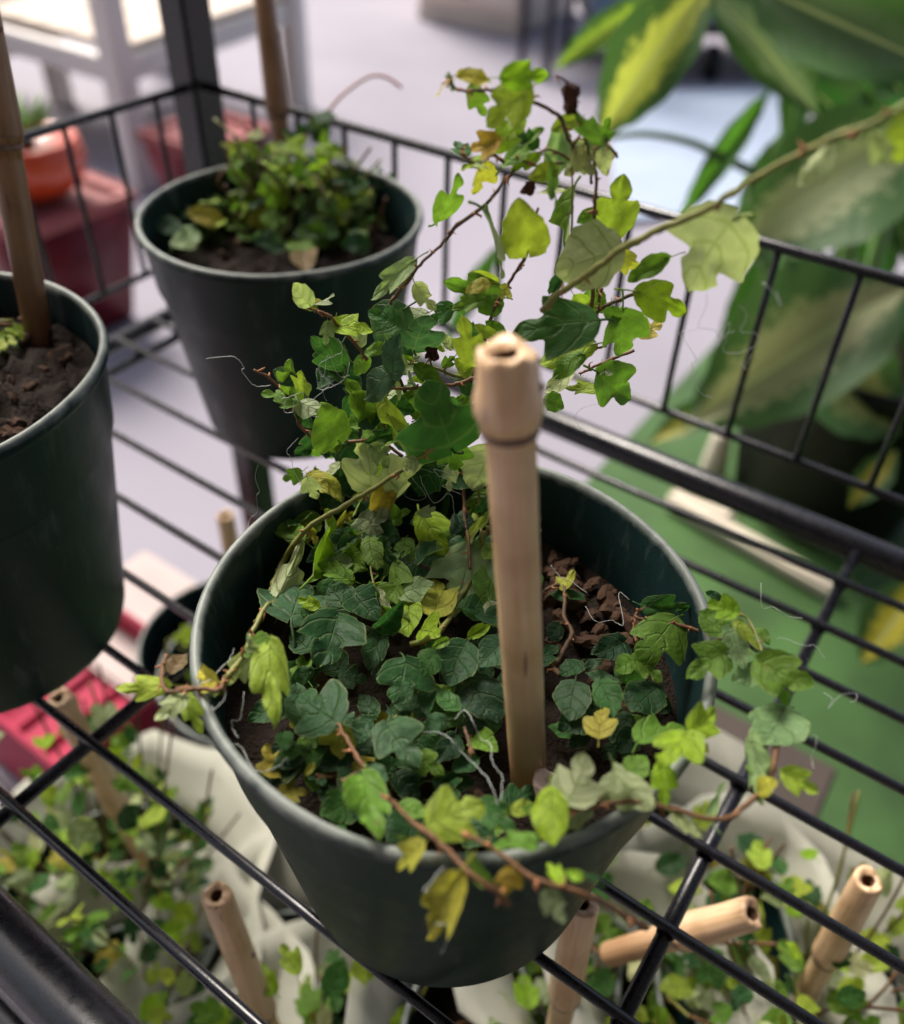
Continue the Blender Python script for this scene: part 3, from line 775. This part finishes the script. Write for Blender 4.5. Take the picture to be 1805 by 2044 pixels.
stems('J', 'f', '''
r .85 640,220 700,260 780,340 860,400 950,480 1020,560 1130,630 1190,690
r .75 990,395 1050,410 1170,485 1280,570 1360,600 1500,645 1640,710 1790,795''')
stems('I', 'z.136', '''
r .85 150,1530 220,1490 380,1440 600,1400 750,1420 900,1450 1050,1495 1200,1505 1300,1440 1420,1330 1480,1210 1500,1100 1530,900 1540,850
r .7 z.126 720,240 660,300 830,330 940,350 1060,390 1170,440
r .7 z.122 660,310 650,400 690,480 720,520
g .5 z.144 1260,270 1330,310 1380,400 1420,510
b 1.1 z.108 120,140 230,110 235,290 280,400 240,480 190,570 160,590 210,650''')
# only the 300 largest leaves stay single parts; the smallest are joined
lv = sorted((o for o in fig.children if o.name.split('.')[0] == 'leaf'), key=lambda o: -o.matrix_basis.col[1].length*o.matrix_basis.col[0].length)
v, f, uvs, cs = [], [], [], []
for o in lv[296:]:
    me = o.data; b0 = len(v); mb = o.matrix_basis; ul = me.uv_layers[0].data
    v += [mb @ q.co for q in me.vertices]
    for pl in me.polygons: f.append(tuple(b0+i for i in pl.vertices)); uvs += [tuple(ul[l].uv) for l in pl.loop_indices]; cs += [tuple(o.color)]*len(pl.vertices)
    bpy.data.objects.remove(o)
if v:
    me = pydata(v, f); me.uv_layers.new(name='UVMap'); me.color_attributes.new('leafcol', 'FLOAT_COLOR', 'CORNER')
    me.uv_layers['UVMap'].data.foreach_set('uv', [x for q in uvs for x in q]); me.color_attributes['leafcol'].data.foreach_set('color', [x for c in cs for x in c])
    sl = child('small_leaves', me, LEAFA, fig); sl['kind'] = 'stuff'
# crumpled dead leaves
def crumple(c, r, seed):
    bm = bmesh.new(); bmesh.ops.create_icosphere(bm, subdivisions=2, radius=r)
    for vv in bm.verts: q = vv.co*(1/r); vv.co = Vector(c)+vv.co*(1+.9*noise.noise(q*1.7+Vector((seed, 0, 0))))*(.55+.45*abs(q.z))
    return tomesh(bm, 'dead', False)
for blk, x, y, r in (('A', 1390, 500, .0036), ('D', 1405, 500, .0028), ('A', 985, 1380, .0024)):
    child('dead_leaf', crumple(place(bp(blk, x, y), 'u', -.003), r, x), DEAD, fig)
# ------------------------------------------------------------------ fibres caught in the plant
def thread(blk, mode, pts, label, r=.00013, off=-.012):
    r *= .62; P = [place(bp(blk, x, y), mode, off)+rnd(.0008) for x, y in pts]; v, f = [], []; tube(v, f, [p+rnd(.0001) for p in spline(P, 7)], r, 5)
    tag(link('fibre_thread', pydata(v, f), THREAD), label, 'thread', 'fine fibres caught in the plant')
thread('Q', 'u', [(120, 420), (270, 415), (310, 480), (300, 530), (380, 555), (470, 575)], 'silvery thread sticking out left in front of the far pot')
thread('Q', 'u', [(830, 345), (870, 380), (820, 440), (740, 490), (770, 560), (830, 590), (760, 520), (710, 500), (720, 580), (790, 610), (880, 540), (900, 480)], 'tangled loop of pale thread among the left leaves')
thread('Q', 'u', [(520, 670), (560, 650), (640, 625), (650, 660), (720, 655), (800, 628)], 'pale wavy thread hanging under the tangled loop')
thread('Q', 'u', [(550, 680), (560, 740), (590, 770), (620, 720), (640, 680), (700, 745), (720, 745)], 'small looped thread dangling left of the yellow green leaf')
thread('Q', 'u', [(610, 885), (555, 935), (600, 985), (590, 1060), (640, 1120)], 'faint kinked thread above the left pot rim')
thread('Q', 'u', [(1400, 1040), (1450, 1040), (1460, 1100), (1400, 1110), (1390, 1060), (1500, 1110), (1470, 1160), (1420, 1160), (1520, 1210)], 'curled thread beside the reddish upright stem')
thread('Q', 'u', [(1300, 1090), (1330, 1170), (1400, 1250), (1470, 1200), (1480, 1300), (1470, 1420)], 'long loose thread over the dark gap behind the cane')
thread('R', 'r', [(540, 790), (570, 840), (540, 920), (640, 930), (620, 1010), (570, 1055), (470, 1050), (490, 960), (480, 910), (445, 950), (480, 980)], 'pale looping thread hanging below the long runner')
thread('R', 'r', [(600, 1050), (610, 1070), (570, 1150), (540, 1120)], 'short crooked thread below the looping one', r=.00011)
thread('R', 'r', [(640, 718), (690, 730), (710, 800), (750, 800), (750, 765)], 'short curl of thread near the right fence wire')
thread('R', 'r', [(320, 1135), (350, 1200), (410, 1260)], 'thin straight thread right of the cane', r=.0001)
thread('J', 'f', [(915, 525), (840, 600), (835, 630)], 'bluish thread in front of the pot rim'); thread('J', 'f', [(885, 775), (915, 800), (915, 860), (905, 890), (912, 925)], 'thread hanging from the yellow green leaf on the pot front')
thread('G', 'z.130', [(480, 1370), (600, 1430), (800, 1590), (980, 1580), (1080, 1520), (1160, 1550)], 'thread across the dark leaves inside the left rim')
thread('G', 'z.138', [(580, 430), (540, 520), (480, 640), (380, 710), (270, 760)], 'dark kinked thread near the left rim', r=.00018)
thread('G', 'z.138', [(420, 720), (500, 860), (440, 1000), (330, 970)], 'bright hooked thread beside the left runner'); thread('G', 'z.132', [(620, 890), (560, 1050), (520, 1130), (560, 1240), (600, 1280)], 'silvery fibre crossing the soil on the left')
thread('H', 'z.130', [(800, 1110), (960, 1120), (1120, 1190), (1230, 1260), (1350, 1400), (1420, 1600), (1530, 1740)], 'long pale thread running to the cane foot')
thread('H', 'z.130', [(1120, 1010), (1200, 930), (1260, 1080), (1360, 1160), (1440, 1230), (1430, 1380), (1520, 1500), (1580, 1690)], 'second pale thread winding towards the cane foot')
thread('I', 'z.142', [(1480, 440), (1560, 450), (1660, 490), (1720, 495), (1790, 540)], 'wispy thread right of the right hand leaves', r=.0001)
thread('I', 'z.137', [(1600, 1025), (1690, 1025), (1750, 1060), (1720, 1130), (1700, 1180)], 'silvery kinked thread below the right hand leaves')
thread('I', 'z.120', [(360, 270), (420, 340), (520, 310), (590, 330), (570, 200), (660, 220)], 'dark curly thread over the bare soil'); thread('I', 'z.118', [(130, 30), (150, 0), (220, 50), (270, 100), (350, 130)], 'curled thread beside the cane on the soil')
WISPS = ((1380, 560, 'r', 'below the big pale leaf on the runner'), (1200, 860, 'r', 'over the thick rack tube right of the cane'), (700, 760, 'u', 'at the tangled loop of threads'), (860, 1000, 'u', 'over the reddish upright stems'), (1560, 1260, 'z.142', 'at the right hand leaf cluster'), (1670, 1320, 'z.14', 'over the green mat right of the pot'), (560, 980, 'u', 'above the left pot rim'), (1440, 760, 'r', 'before the right fence wires'))
for p0 in WISPS:
    x, y = p0[0]+random.uniform(-60, 60), p0[1]+random.uniform(-60, 60); a = random.uniform(0, 6); P = []
    for k in range(7): P.append(place((x, y), p0[2], -.008)+rnd(.001)); a += random.gauss(0, .9); x += math.cos(a)*22; y += math.sin(a)*22
    v, f = [], []; tube(v, f, spline(P, 7), .00006, 4); tag(link('loose_fibre', pydata(v, f), THREAD), 'hair thin loose fibre '+p0[3], 'fibre', 'hair thin loose fibres')
# ------------------------------------------------------------------ other figs
def clump(t, centre, n, rad, zlo, zhi, cols, sz=(.012, .022), lean=Vector()):
    for i in range(n):
        a = random.uniform(0, 6.283); k = random.random(); rr = rad*math.sqrt(random.random())*(1-.35*k); P = Vector(centre)+Vector((rr*math.cos(a), rr*math.sin(a), zlo+(zhi-zlo)*k*random.random()**.5))+lean*k
        out = Vector((math.cos(a), math.sin(a), random.uniform(-.6, .7))).normalized(); out = (out+rnd(.5)).normalized()
        put_leaf(t, P, P+out*random.uniform(*sz), random.uniform(.65, .95), random.choice('33h'), random.choice(cols), UP+tocam(P)*.5+rnd(.45), flip=random.random() < .15)
    for i in range(max(4, n//9)):
        a = random.uniform(0, 6.283); rr = rad*.5*random.random(); b = Vector(centre)+Vector((rr*math.cos(a), rr*math.sin(a), zlo)); e = b+Vector((math.cos(a)*rad*.7, math.sin(a)*rad*.7, (zhi-zlo)*random.uniform(.5, 1)))+lean
        v, f = [], []; tube(v, f, spline([b, b.lerp(e, .5)+rnd(.008), e], 5), .0008, 6); child('stem', pydata(v, f), random.choice((STEMB, STEMR, STEMG)), t)
fb = thing('creeping_fig', 'bushy blurred fig plant in the far corner pot', 'plant', BC+Vector((0, 0, .1)), 'creeping figs')
clump(fb, onz((595, 425), .105), 135, .046, 0, .042, 'mmdlLMlm', (.009, .016), lean=Vector((0, .004, .008)))
clump(fb, onz((700, 430), .105), 65, .028, -.002, .026, 'mdlLMbg', (.009, .016))
clump(fb, onz((460, 440), .103), 40, .03, -.002, .018, 'mdMdlb', (.008, .014))
clump(fb, onz((510, 400), .112), 22, .014, 0, .045, 'lLyLm', (.009, .016))
for i in range(22):
    p = (random.uniform(330, 800), random.uniform(420, 510)); P = onz(p, random.uniform(.106, .114))
    if (P-BC-Vector((0, 0, P.z))).length > .064: continue
    d = Vector((random.uniform(-1, 1), random.uniform(-1, 1), random.uniform(-.1, .6))).normalized(); put_leaf(fb, P, P+d*random.uniform(.012, .02), .8, 'h', random.choice('mdgbYk'), UP+tocam(P)+rnd(.3))
pr_ = [atd(bp('O', x, y), .555) for x, y in ((1180, 540), (1270, 440), (1330, 370), (1430, 300), (1500, 300), (1560, 340))]
v, f = [], []; tube(v, f, spline(pr_, 6), .0011, 6); child('stem', pydata(v, f), mat('stem_pink', (.42, .20, .17), .6), fb)
fl = thing('creeping_fig', 'sparse green sprig in the left edge pot', 'plant', LC+Vector((0, 0, .1)), 'creeping figs')
clump(fl, onz((2, 690), .128), 14, .010, 0, .010, 'mdlM', (.007, .011))
# ------------------------------------------------------------------ lower tier: sleeved figs with canes
def sleeve(parent, c, r0, r1, h, seed):
    v, f = [], []; ns, nh = 40, 7; rn = random.Random(seed)
    for i in range(nh+1):
        t = i/nh
        for k in range(ns):
            a = 6.2832*k/ns; q = Vector((math.cos(a)*1.6, math.sin(a)*1.6, seed)); k_ = max(0, (t-.55)/.45); r = r0+.02*min(1, t/.55)+(r1-r0-.02)*k_+(noise.noise(q*1.4+Vector((0, 0, t)))*.022+noise.noise(q*4)*.003)*k_; z = .122*min(1, t/.55)+(h-.122)*k_+noise.noise(q*1.1+Vector((5, 5, 5)))*.014*k_+noise.noise(q*4.5)*.0015*k_
            v.append((c.x+r*math.cos(a), c.y+r*math.sin(a), c.z+z))
    for i in range(nh):
        for k in range(ns): k2 = (k+1) % ns; f.append((i*ns+k, i*ns+k2, (i+1)*ns+k2, (i+1)*ns+k))
    o = child('sleeve', pydata(v, f), PAPER, parent); m_ = o.modifiers.new('thick', 'SOLIDIFY'); m_.thickness = .0008
def low_plant(tip, foot, base_z, lab, potlab, canelab, seed, n=46, wrap=True, zc=None, off=(0, 0), cols='mmmMMdlYlL', spread=.05, hz=.06, r=.0058, canep=True):
    c = Vector((foot.x+off[0], foot.y+off[1], base_z))
    t = thing('nursery_pot', potlab, 'pot', c, 'green plastic nursery pots'); link('pot_shell', POTME, None, t); link('soil', soil_mesh(seed), SOIL, t)
    g = thing('creeping_fig', lab, 'plant', c+Vector((0, 0, .1)), 'creeping figs')
    if wrap: sleeve(t, c, .06, .110, .155, seed)
    clump(g, c+Vector((0, 0, .10)), int(n*1.75), spread*1.2, 0, hz, cols, (.010, .018))
    if canep: make_cane(Vector((foot.x, foot.y, base_z+.09)), tip, r, canelab, ((tip-Vector((foot.x, foot.y, base_z+.09))).length)*.55)
def tip(p, z): return onz(p, z)
LOW = [((432, 1785), -.045, LT, (.016, -.006), 'left lower bamboo tip showing between the shelf wires', 'low fig with cane left of the front pot under the shelf', 'sleeved pot below the shelf left of the front pot', 75, .055, .21),
       ((118, 1392), -.060, LT, (.016, .004), 'bamboo cane under the shelf near the pink crate', 'low fig at the lower left under the shelf wires', 'sleeved pot at the lower left under the shelf', 150, .07, .215),
       ((450, 1028), -.10, LT, (.0, .0), 'bamboo tip peeking past the left rim of the front pot', 'low fig half hidden behind the front pot', 'nursery pot hidden behind the front pot', 40, .05, .10),
       ((1735, 1755), -.035, -.295, (.01, .0), 'upright bamboo cane at the lower right corner', 'low fig at the lower right corner under the shelf', 'nursery pot at the lower right corner', 90, .062, .12),
       ((1165, 1800), -.012, -.295, (.004, -.004), 'pinkish bamboo cane just right of the front pot base', 'low fig below the front pot base', 'sleeved pot right below the front pot', 50, .05, .07)]
for i, (p, z, bz, lean, cl, fl_, pl, n, spd, hz) in enumerate(LOW):
    T = tip(p, z); foot = Vector((T.x+lean[0], T.y+lean[1], 0)); low_plant(T, foot, bz, fl_, pl, cl, 20+i, n, i not in (2, 3), off=((-.03, -.02) if i == 1 else (.02, -.02) if i == 0 else (0, 0)), spread=spd, hz=hz)
T = tip((1505, 1822), -.04); c2 = onz((1330, 1770), -.12)
low_plant(T, Vector((c2.x, c2.y, 0)), -.295, 'loose fig under the shelf beside the slanting cane', 'sleeved pot holding the slanting cane', 'slanting bamboo cane pointing right under the shelf wires', 31, 75, True, spread=.055, hz=.10, canep=False)
make_cane(onz((1215, 1905), -.11), T, .0062, 'slanting bamboo cane pointing right under the shelf wires', .045)
T = onz((200, 2010), -.2); low_plant(None, T, LT, 'low fig beside the front shelf tube at the lower left', 'sleeved pot beside the front shelf tube', '', 37, 45, True, spread=.055, hz=.16, canep=False)
T = onz((560, 2050), -.25); low_plant(None, T, LT, 'low fig straight below the front pot at the bottom edge', 'sleeved pot at the bottom edge below the front pot', '', 38, 14, True, spread=.04, hz=.10, canep=False)
T = onz((1500, 2090), -.2); low_plant(None, T, -.295, 'low fig at the bottom edge right of centre', 'sleeved pot at the bottom edge right of centre', '', 39, 36, True, spread=.05, hz=.12, canep=False)
# dark pot on the lower tier left of the main pot
c3 = onz((470, 1560), LT)+Vector((0, .055, 0)); c3.z = LT
make_pot(c3, 'dark pot on the lower tier seen past the left side of the front pot', 41, chips=0)
# wire stand at the lower right with a green tray
ws = thing('wire_stand', 'thin black wire stand over the green mat at the lower right', 'stand', AB(.036, .43, FZ))
sz = -.30
q = [AB(.036, .43, sz), AB(.40, .43, sz), AB(.40, .06, sz), AB(-.12, .06, sz), AB(-.12, .25, sz), AB(.036, .25, sz)]
for i in range(len(q)): child('frame_wire', pydata(*rod(q[i], q[(i+1) % len(q)], .003, 8)), BLACK, ws)
for p in q: child('leg', pydata(*rod(Vector((p.x, p.y, FZ)), p, .003, 8)), BLACK, ws)
for b in (.10, .145, .19, .235): child('tray_wire', pydata(*rod(AB(-.12, b, sz), AB(.40, b, sz), .002, 6)), BLACK, ws)
# ------------------------------------------------------------------ green mat, plank, crate, board
gm = tag(link('green_mat', box(AB(.30, .72, FZ+.006), E1*.70, E2*.95, Vector((0, 0, .004)), .002), GREEN), 'bright green floor mat spread under the right part of the rack', 'mat')
p1, p2 = onz((1440, 1390), FZ+.05), onz((1600, 1490), FZ+.05)
tag(link('cardboard_box', box(AB(-.03, .50, FZ+.055), E1*.075, E2*.12, Vector((0, 0, .045)), .003), TAN), 'flat grey brown box on the green mat under the rack', 'box')
c = onz((150, 1340), -.40); cr = thing('plastic_crate', 'magenta plastic crate under the left end of the rack', 'crate', c)
cr.location.z = FZ
child('crate_floor', box(Vector((c.x, c.y, -.45)), E1*.085, E2*.07, Vector((0, 0, .006)), .003), MAGENTA, cr)
for s in (-1, 1):
    child('side', box(Vector((c.x, c.y, -.455))+E1*s*.088, E1*.003, E2*.074, Vector((0, 0, .06)), .002), MAGENTA, cr); child('side', box(Vector((c.x, c.y, -.455))+E2*s*.078, E1*.085, E2*.003, Vector((0, 0, .06)), .002), MAGENTA, cr)
for k in range(4): child('rib', box(Vector((c.x, c.y, -.442))+E1*(-.06+.04*k), E1*.0025, E2*.07, Vector((0, 0, .005)), .001), MAGENTA, cr)
c = onz((300, 1245), FZ+.09); tag(link('polystyrene_sheet', box(Vector((c.x, c.y, FZ+.07)), E1*.10, E2*.075, Vector((0, 0, .02)), .004), mat('cream_foam', (.50, .42, .40), .8, .2, 0, 12, .2)), 'pale cream foam block on the floor behind the left pots', 'block')
# ivory strips
for (a, b_, lab) in (((1335, 995), (1668, 1182), 'long ivory plastic strip lying on the green mat behind the rack tube'), ((1350, 975), (1460, 1040), 'short ivory plastic strip beside the long one')):
    A = onz(a, FZ+.024); B = onz(b_, FZ+.024); d = (B-A)*.5; w = Vector((-d.y, d.x, 0)).normalized()*.013
    tag(link('plastic_strip', box((A+B)*.5, d, w, Vector((0, 0, .012)), .005), IVORY), lab, 'strip')
for p, lab in (((1420, 950), 'small ivory foot left of the black pot'), ((1745, 1060), 'small ivory foot in front of the black pot')):
    A = onz(p, FZ+.01); me = pydata(*lathe([(0, 0), (.018, 0), (.020, .01), (.014, .075), (.010, .083), (0, .085)], 20)); o = tag(link('pot_foot', me, IVORY), lab, 'foot'); o.location = (A.x, A.y, FZ+.010)
# ------------------------------------------------------------------ dieffenbachia
dc = onz((1630, 985), FZ+.01); 
pt = thing('black_pot', 'big black plastic pot standing on the green mat beyond the fence', 'pot', dc)
DP = [(.0, 0), (.115, 0), (.12, .004), (.155, .245), (.162, .248), (.164, .275), (.158, .277), (.152, .26), (.0, .25)]
link('pot_shell', pydata(*lathe(DP, 64)), BLACKP, pt); s_ = link('soil', soil_mesh(51, .150, .256, .004), SOIL, pt)
df = thing('dieffenbachia', 'tall variegated dieffenbachia with broad drooping leaves in the black pot', 'plant', dc+Vector((0, 0, .25)))
def dleaf(pts, w, col, d, flipn=False, kind='L', lean=0.):
    (x0, y0), (x1, y1) = pts; P0 = atd((x0, y0), d); P1 = atd((x1, y1), d+lean); n = tocam(P0)+UP*.4+rnd(.1); return put_leaf(df, P0, P1, w, kind, col, n, flip=flipn)
PALE = (.34, .35, .20); PALE2 = (.47, .50, .30); YEL = (.40, .43, .10); DGR = (.05, .14, .035); GRY = (.20, .27, .16)
dleaf(((1440, -60), (1180, 262)), .44, YEL, .80, lean=.05)
dleaf(((1330, -10), (1110, 110)), .30, (.25, .36, .05), .95)
dleaf(((1390, -40), (1660, 200)), .36, GRY, .86, lean=-.02)
dleaf(((1480, -40), (1900, 140)), .50, (.10, .15, .08), .80, lean=-.05)
for q_ in (((1560, 120), (1800, 330)), ((1620, 60), (1560, 300)), ((1700, 40), (1850, 260)), ((1820, 380), (1640, 560)), ((1760, 300), (1830, 520)), ((1560, 260), (1480, 480)), ((1780, 560), (1850, 760))): dleaf(q_, .30, random.choice(((.04, .12, .03), (.03, .09, .025), (.07, .18, .04))), random.uniform(1.05, 1.25))
dleaf(((1540, 175), (1350, 430)), .19, (.09, .28, .03), 1.0, lean=.03)
dleaf(((1850, 250), (1470, 440)), .62, PALE, .95, lean=-.03)
dleaf(((1830, 560), (1385, 800)), .50, PALE, .98, lean=-.06)
dleaf(((1560, 640), (1830, 880)), .6, (.20, .24, .10), 1.02)
dleaf(((1650, 300), (1850, 180)), .6, (.06, .24, .03), 1.08)
dleaf(((1700, 260), (1780, 110)), .5, (.09, .30, .03), 1.15)
dleaf(((1600, 430), (1440, 660)), .25, (.08, .25, .03), 1.1)
dleaf(((1010, 470), (880, 700)), .16, (.07, .22, .03), 1.05)
dleaf(((1640, 440), (1560, 560)), .4, (.10, .28, .04), 1.12)
dleaf(((1700, 420), (1790, 570)), .5, (.06, .2, .03), 1.15)
dleaf(((1790, 900), (1690, 1000)), .5, (.35, .30, .05), .97)
dleaf(((1850, 1140), (1730, 1330)), .6, (.40, .34, .04), .9)
dleaf(((1460, 800), (1300, 880)), .4, (.38, .36, .08), 1.02)
for a, b in (((1620, 760), (1640, 380)), ((1660, 760), (1720, 380)), ((1600, 760), (1580, 400)), ((1680, 780), (1800, 330)), ((1590, 770), (1500, 350))):
    A = onz(b, 0); P = [dc+Vector((random.uniform(-.03, .03), random.uniform(-.03, .03), .24)), atd(((a[0]+b[0])/2, (a[1]+b[1])/2), 1.08), atd(b, 1.03)]; v, f = [], []; tube(v, f, spline(P, 8), .009, 10); child('petiole', pydata(v, f), mat('petiole_green', (.14, .27, .07), .5), df)
P = [atd(p, 1.02) for p in ((1540, 360), (1450, 318), (1380, 285), (1290, 268), (1215, 275))]; v, f = [], []; tube(v, f, spline(P, 6), [.006-.00012*i for i in range(25)], 8); child('petiole', pydata(v, f), mat('petiole_dark', (.06, .12, .04), .5), df)
# ------------------------------------------------------------------ background
def table(name, label, foot_a, foot_b, depth_dir, dpx_top, width=.5, leg=.03):
    """white slatted table; foot_a, foot_b are floor pixels of two legs on its near long side"""
    A = onz(foot_a, FZ); B = onz(foot_b, FZ); r = ray(dpx_top); d = (B-A); t = d.normalized(); n_ = depth_dir
    # height from the pixel above leg A
    k = (A-CAM).dot(cF); h = (atd(dpx_top, k)).z-FZ
    T = thing(name, label, 'table', A, 'white wooden display tables'); 
    for p in (A, B, A+n_*width, B+n_*width): child('leg', box(Vector((p.x, p.y, FZ+h*.9)), t*leg, n_*leg, Vector((0, 0, h*.9)), .003), WHITE, T)
    mid = (A+B)*.5
    for s in (0, 1): child('apron', box(Vector((mid.x, mid.y, FZ+h-.028))+n_*(width*s), t*(d.length*.5-leg), n_*.014, Vector((0, 0, .027)), .003), WHITE, T)
    for p in (A, B): child('apron', box(Vector((p.x, p.y, FZ+h-.028))+n_*(width*.5), t*.014, n_*(width*.5-leg), Vector((0, 0, .027)), .003), WHITE, T)
    child('rail', box(Vector((mid.x, mid.y, FZ+h*1.7)), t*(d.length*.5-leg), n_*.012, Vector((0, 0, .025)), .003), WHITE, T)
    for k in range(6): child('slat', box(Vector((mid.x, mid.y, FZ+h+.010))+n_*(width*(k+.5)/6), t*(d.length*.5-leg-.003), n_*(width/12-.002), Vector((0, 0, .009)), .002), CREAM, T)
table('display_table', 'white wooden table with tall corner leg left of the rack post', (283, 373), (598, 215), -E1, (243, 60), .62)
table('display_table', 'white wooden table at the upper left picture corner', (-160, 330), (126, 205), -E1, (95, 110), .6)
def planter(label, foot, w, h, m_, topm, lab_top=True):
    P = onz(foot, FZ); T = thing('square_planter', label, 'planter', P, 'burgundy planters'); prof = []
    bm = bmesh.new(); bmesh.ops.create_cube(bm, size=2)
    for vv in bm.verts: k = 1 if vv.co.z > 0 else .72; vv.co = P+E1*(vv.co.x*w*k)+E2*(vv.co.y*w*k)+Vector((0, 0, (vv.co.z+1)*.5*h))
    bmesh.ops.bevel(bm, geom=bm.edges[:], offset=.008, segments=3, affect='EDGES'); child('body', tomesh(bm, 'pl', True), m_, T)
    for ax, ay in ((E1, E2), (E2, E1)):
        for s in (-1, 1): child('rim', box(P+ax*(s*w*.93)+Vector((0, 0, h+.006)), ax*(w*.10), ay*w*(1.03 if ax is E1 else .82), Vector((0, 0, .010)), .003), topm, T)
    child('fill', box(P+Vector((0, 0, h+.003)), E1*w*.84, E2*w*.84, Vector((0, 0, .004))), topm, T)
    return T, P+Vector((0, 0, h+.016))
t1, top1 = planter('burgundy planter with orange bowl beyond the left fence', (150, 640), .108, .225, BURG, PINKT)
t2, top2 = planter('burgundy planter right behind the black rack post', (432, 420), .10, .17, BURG, PINKT)
bw = thing('orange_bowl', 'glossy orange bowl on the burgundy planter at the left', 'bowl', top1)
link('bowl', pydata(*lathe([(0, 0), (.045, 0), (.078, .03), (.088, .062), (.080, .095), (.074, .097), (.070, .088), (.0, .085)], 40)), ORANGE, bw)
sc = thing('succulent', 'spiky green succulent in the orange bowl', 'succulent', top1+Vector((0, 0, .085)))
for i in range(16):
    a = i*2.4; d = Vector((math.cos(a)*.6, math.sin(a)*.6, 1-.03*i)).normalized(); P = top1+Vector((0, 0, .085)); v, f = [], []; tube(v, f, [P, P+d*.04, P+d*.085], [.008, .009, .0008], 6); child('leaf', pydata(v, f), mat('succ', (.16, .28, .06), .5), sc)
A = onz((20, 330), FZ+.3); tag(link('orange_vase', pydata(*lathe([(0, 0), (.03, 0), (.05, .05), (.045, .12), (.028, .16), (.034, .18), (.028, .18), (0, .15)], 32)), ORANGE), 'orange vase behind the orange bowl at the left edge', 'vase').location = (top1.x-.11, top1.y+.05, top1.z)
# stand under the vase
bx = tag(link('vase_plinth', box((top1.x-.11, top1.y+.05, (FZ+top1.z-.002)/2), E1*.055, E2*.055, Vector((0, 0, (top1.z-.002-FZ)/2)), .004), BURG), 'narrow dark red plinth under the orange vase', 'plinth')
# beige cabinet far off and dark stands
A = onz((835, 38), FZ); B = onz((1035, 74), FZ); d = B-A
cab = thing('beige_cabinet', 'large beige cabinet at the top of the picture', 'cabinet', A)
nrm = Vector((-d.y, d.x, 0)).normalized()
child('carcass', box((A+B)*.5+nrm*.25+Vector((0, 0, .5)), d*.5, nrm*.25, Vector((0, 0, .5)), .01), mat('beige', (.80, .67, .57), .6, .3, 0, 4, .1), cab)
child('plinth', box((A+B)*.5-nrm*.004+Vector((0, 0, .03)), d*.49, nrm*.004, Vector((0, 0, .03)), .001), CREAM, cab)
for k in (-.25, .25): child('door', box((A+B)*.5+d*k-nrm*.009+Vector((0, 0, .53)), d*.235, nrm*.008, Vector((0, 0, .44)), .004), mat('beige_door', (.82, .69, .59), .5, .3, 0, 4, .1), cab)
st = thing('metal_stand', 'dark metal stand with thin legs beside the beige cabinet', 'stand', onz((1040, 140), FZ))
Ps = [onz((1040, 138), FZ), onz((1090, 160), FZ), onz((1180, 120), FZ), onz((1130, 100), FZ)]
for p in Ps: child('leg', pydata(*rod(p, p+Vector((0, 0, 1.0)), .013, 8)), DARKM, st)
for z in (.30, .75):
    for i in range(4): child('brace', pydata(*rod(Ps[i]+Vector((0, 0, z)), Ps[(i+1) % 4]+Vector((0, 0, z)), .009, 8)), DARKM, st)
    v = [p+Vector((0, 0, z+.012)) for p in Ps]; child('shelf_plate', box(sum(v, Vector())/4, (v[1]-v[0])*.48, (v[3]-v[0])*.48, Vector((0, 0, .006))), DARKM, st)
# low dark platform trolley with boxes and a pale blue board standing in for floor glare
c = onz((1420, 168), FZ); tr = thing('flat_trolley', 'low dark trolley near the top right', 'trolley', c)
child('deck', box(c+Vector((0, .30, .16)), (.42, 0, 0), (0, .28, 0), (0, 0, .02), .005), DARKM, tr)
for sx in (-.33, 0, .33):
    for sy in (.05, .52):
        me = pydata(*lathe([(0, -.02), (.05, -.02), (.055, -.01), (.055, .01), (.05, .02), (0, .02)], 20)); w = link('wheel', me, BLACKP, tr); w.location = (sx, sy, .055); w.rotation_euler = (0, math.pi/2, 0)
child('side_rail', box(c+Vector((0, .02, .22)), (.42, 0, 0), (0, .008, 0), (0, 0, .035), .003), mat('steel_blue', (.10, .16, .24), .4), tr)
g1 = tag(link('green_basin', pydata(*lathe([(0, 0), (.10, 0), (.16, .10), (.165, .11), (.155, .11), (.10, .012), (0, .012)], 32)), mat('green_plastic_far', (.02, .22, .08), .4)), 'green basin on the dark trolley', 'basin'); g1.location = c+Vector((.16, .30, .18))
g2 = tag(link('orange_bucket', pydata(*lathe([(0, 0), (.07, 0), (.09, .15), (.095, .155), (.088, .155), (.068, .01), (0, .01)], 32)), mat('orange_far', (.62, .22, .12), .5)), 'pale orange bucket on the dark trolley', 'bucket'); g2.location = c+Vector((-.04, .26, .18))
cc = [onz(p, FZ+.014) for p in ((1215, 185), (1580, 165), (1640, 400), (1230, 440))]
bm = bmesh.new(); vs = [bm.verts.new(p) for p in cc]; fc = bm.faces.new(vs); ex = bmesh.ops.extrude_face_region(bm, geom=[fc]); 
for g in ex['geom']:
    if isinstance(g, bmesh.types.BMVert): g.co.z -= .012
bmesh.ops.recalc_face_normals(bm, faces=bm.faces[:]); tag(link('glare_board', tomesh(bm, 'b', False), BLUE), 'pale blue board standing in for floor glare behind the variegated plant', 'board')
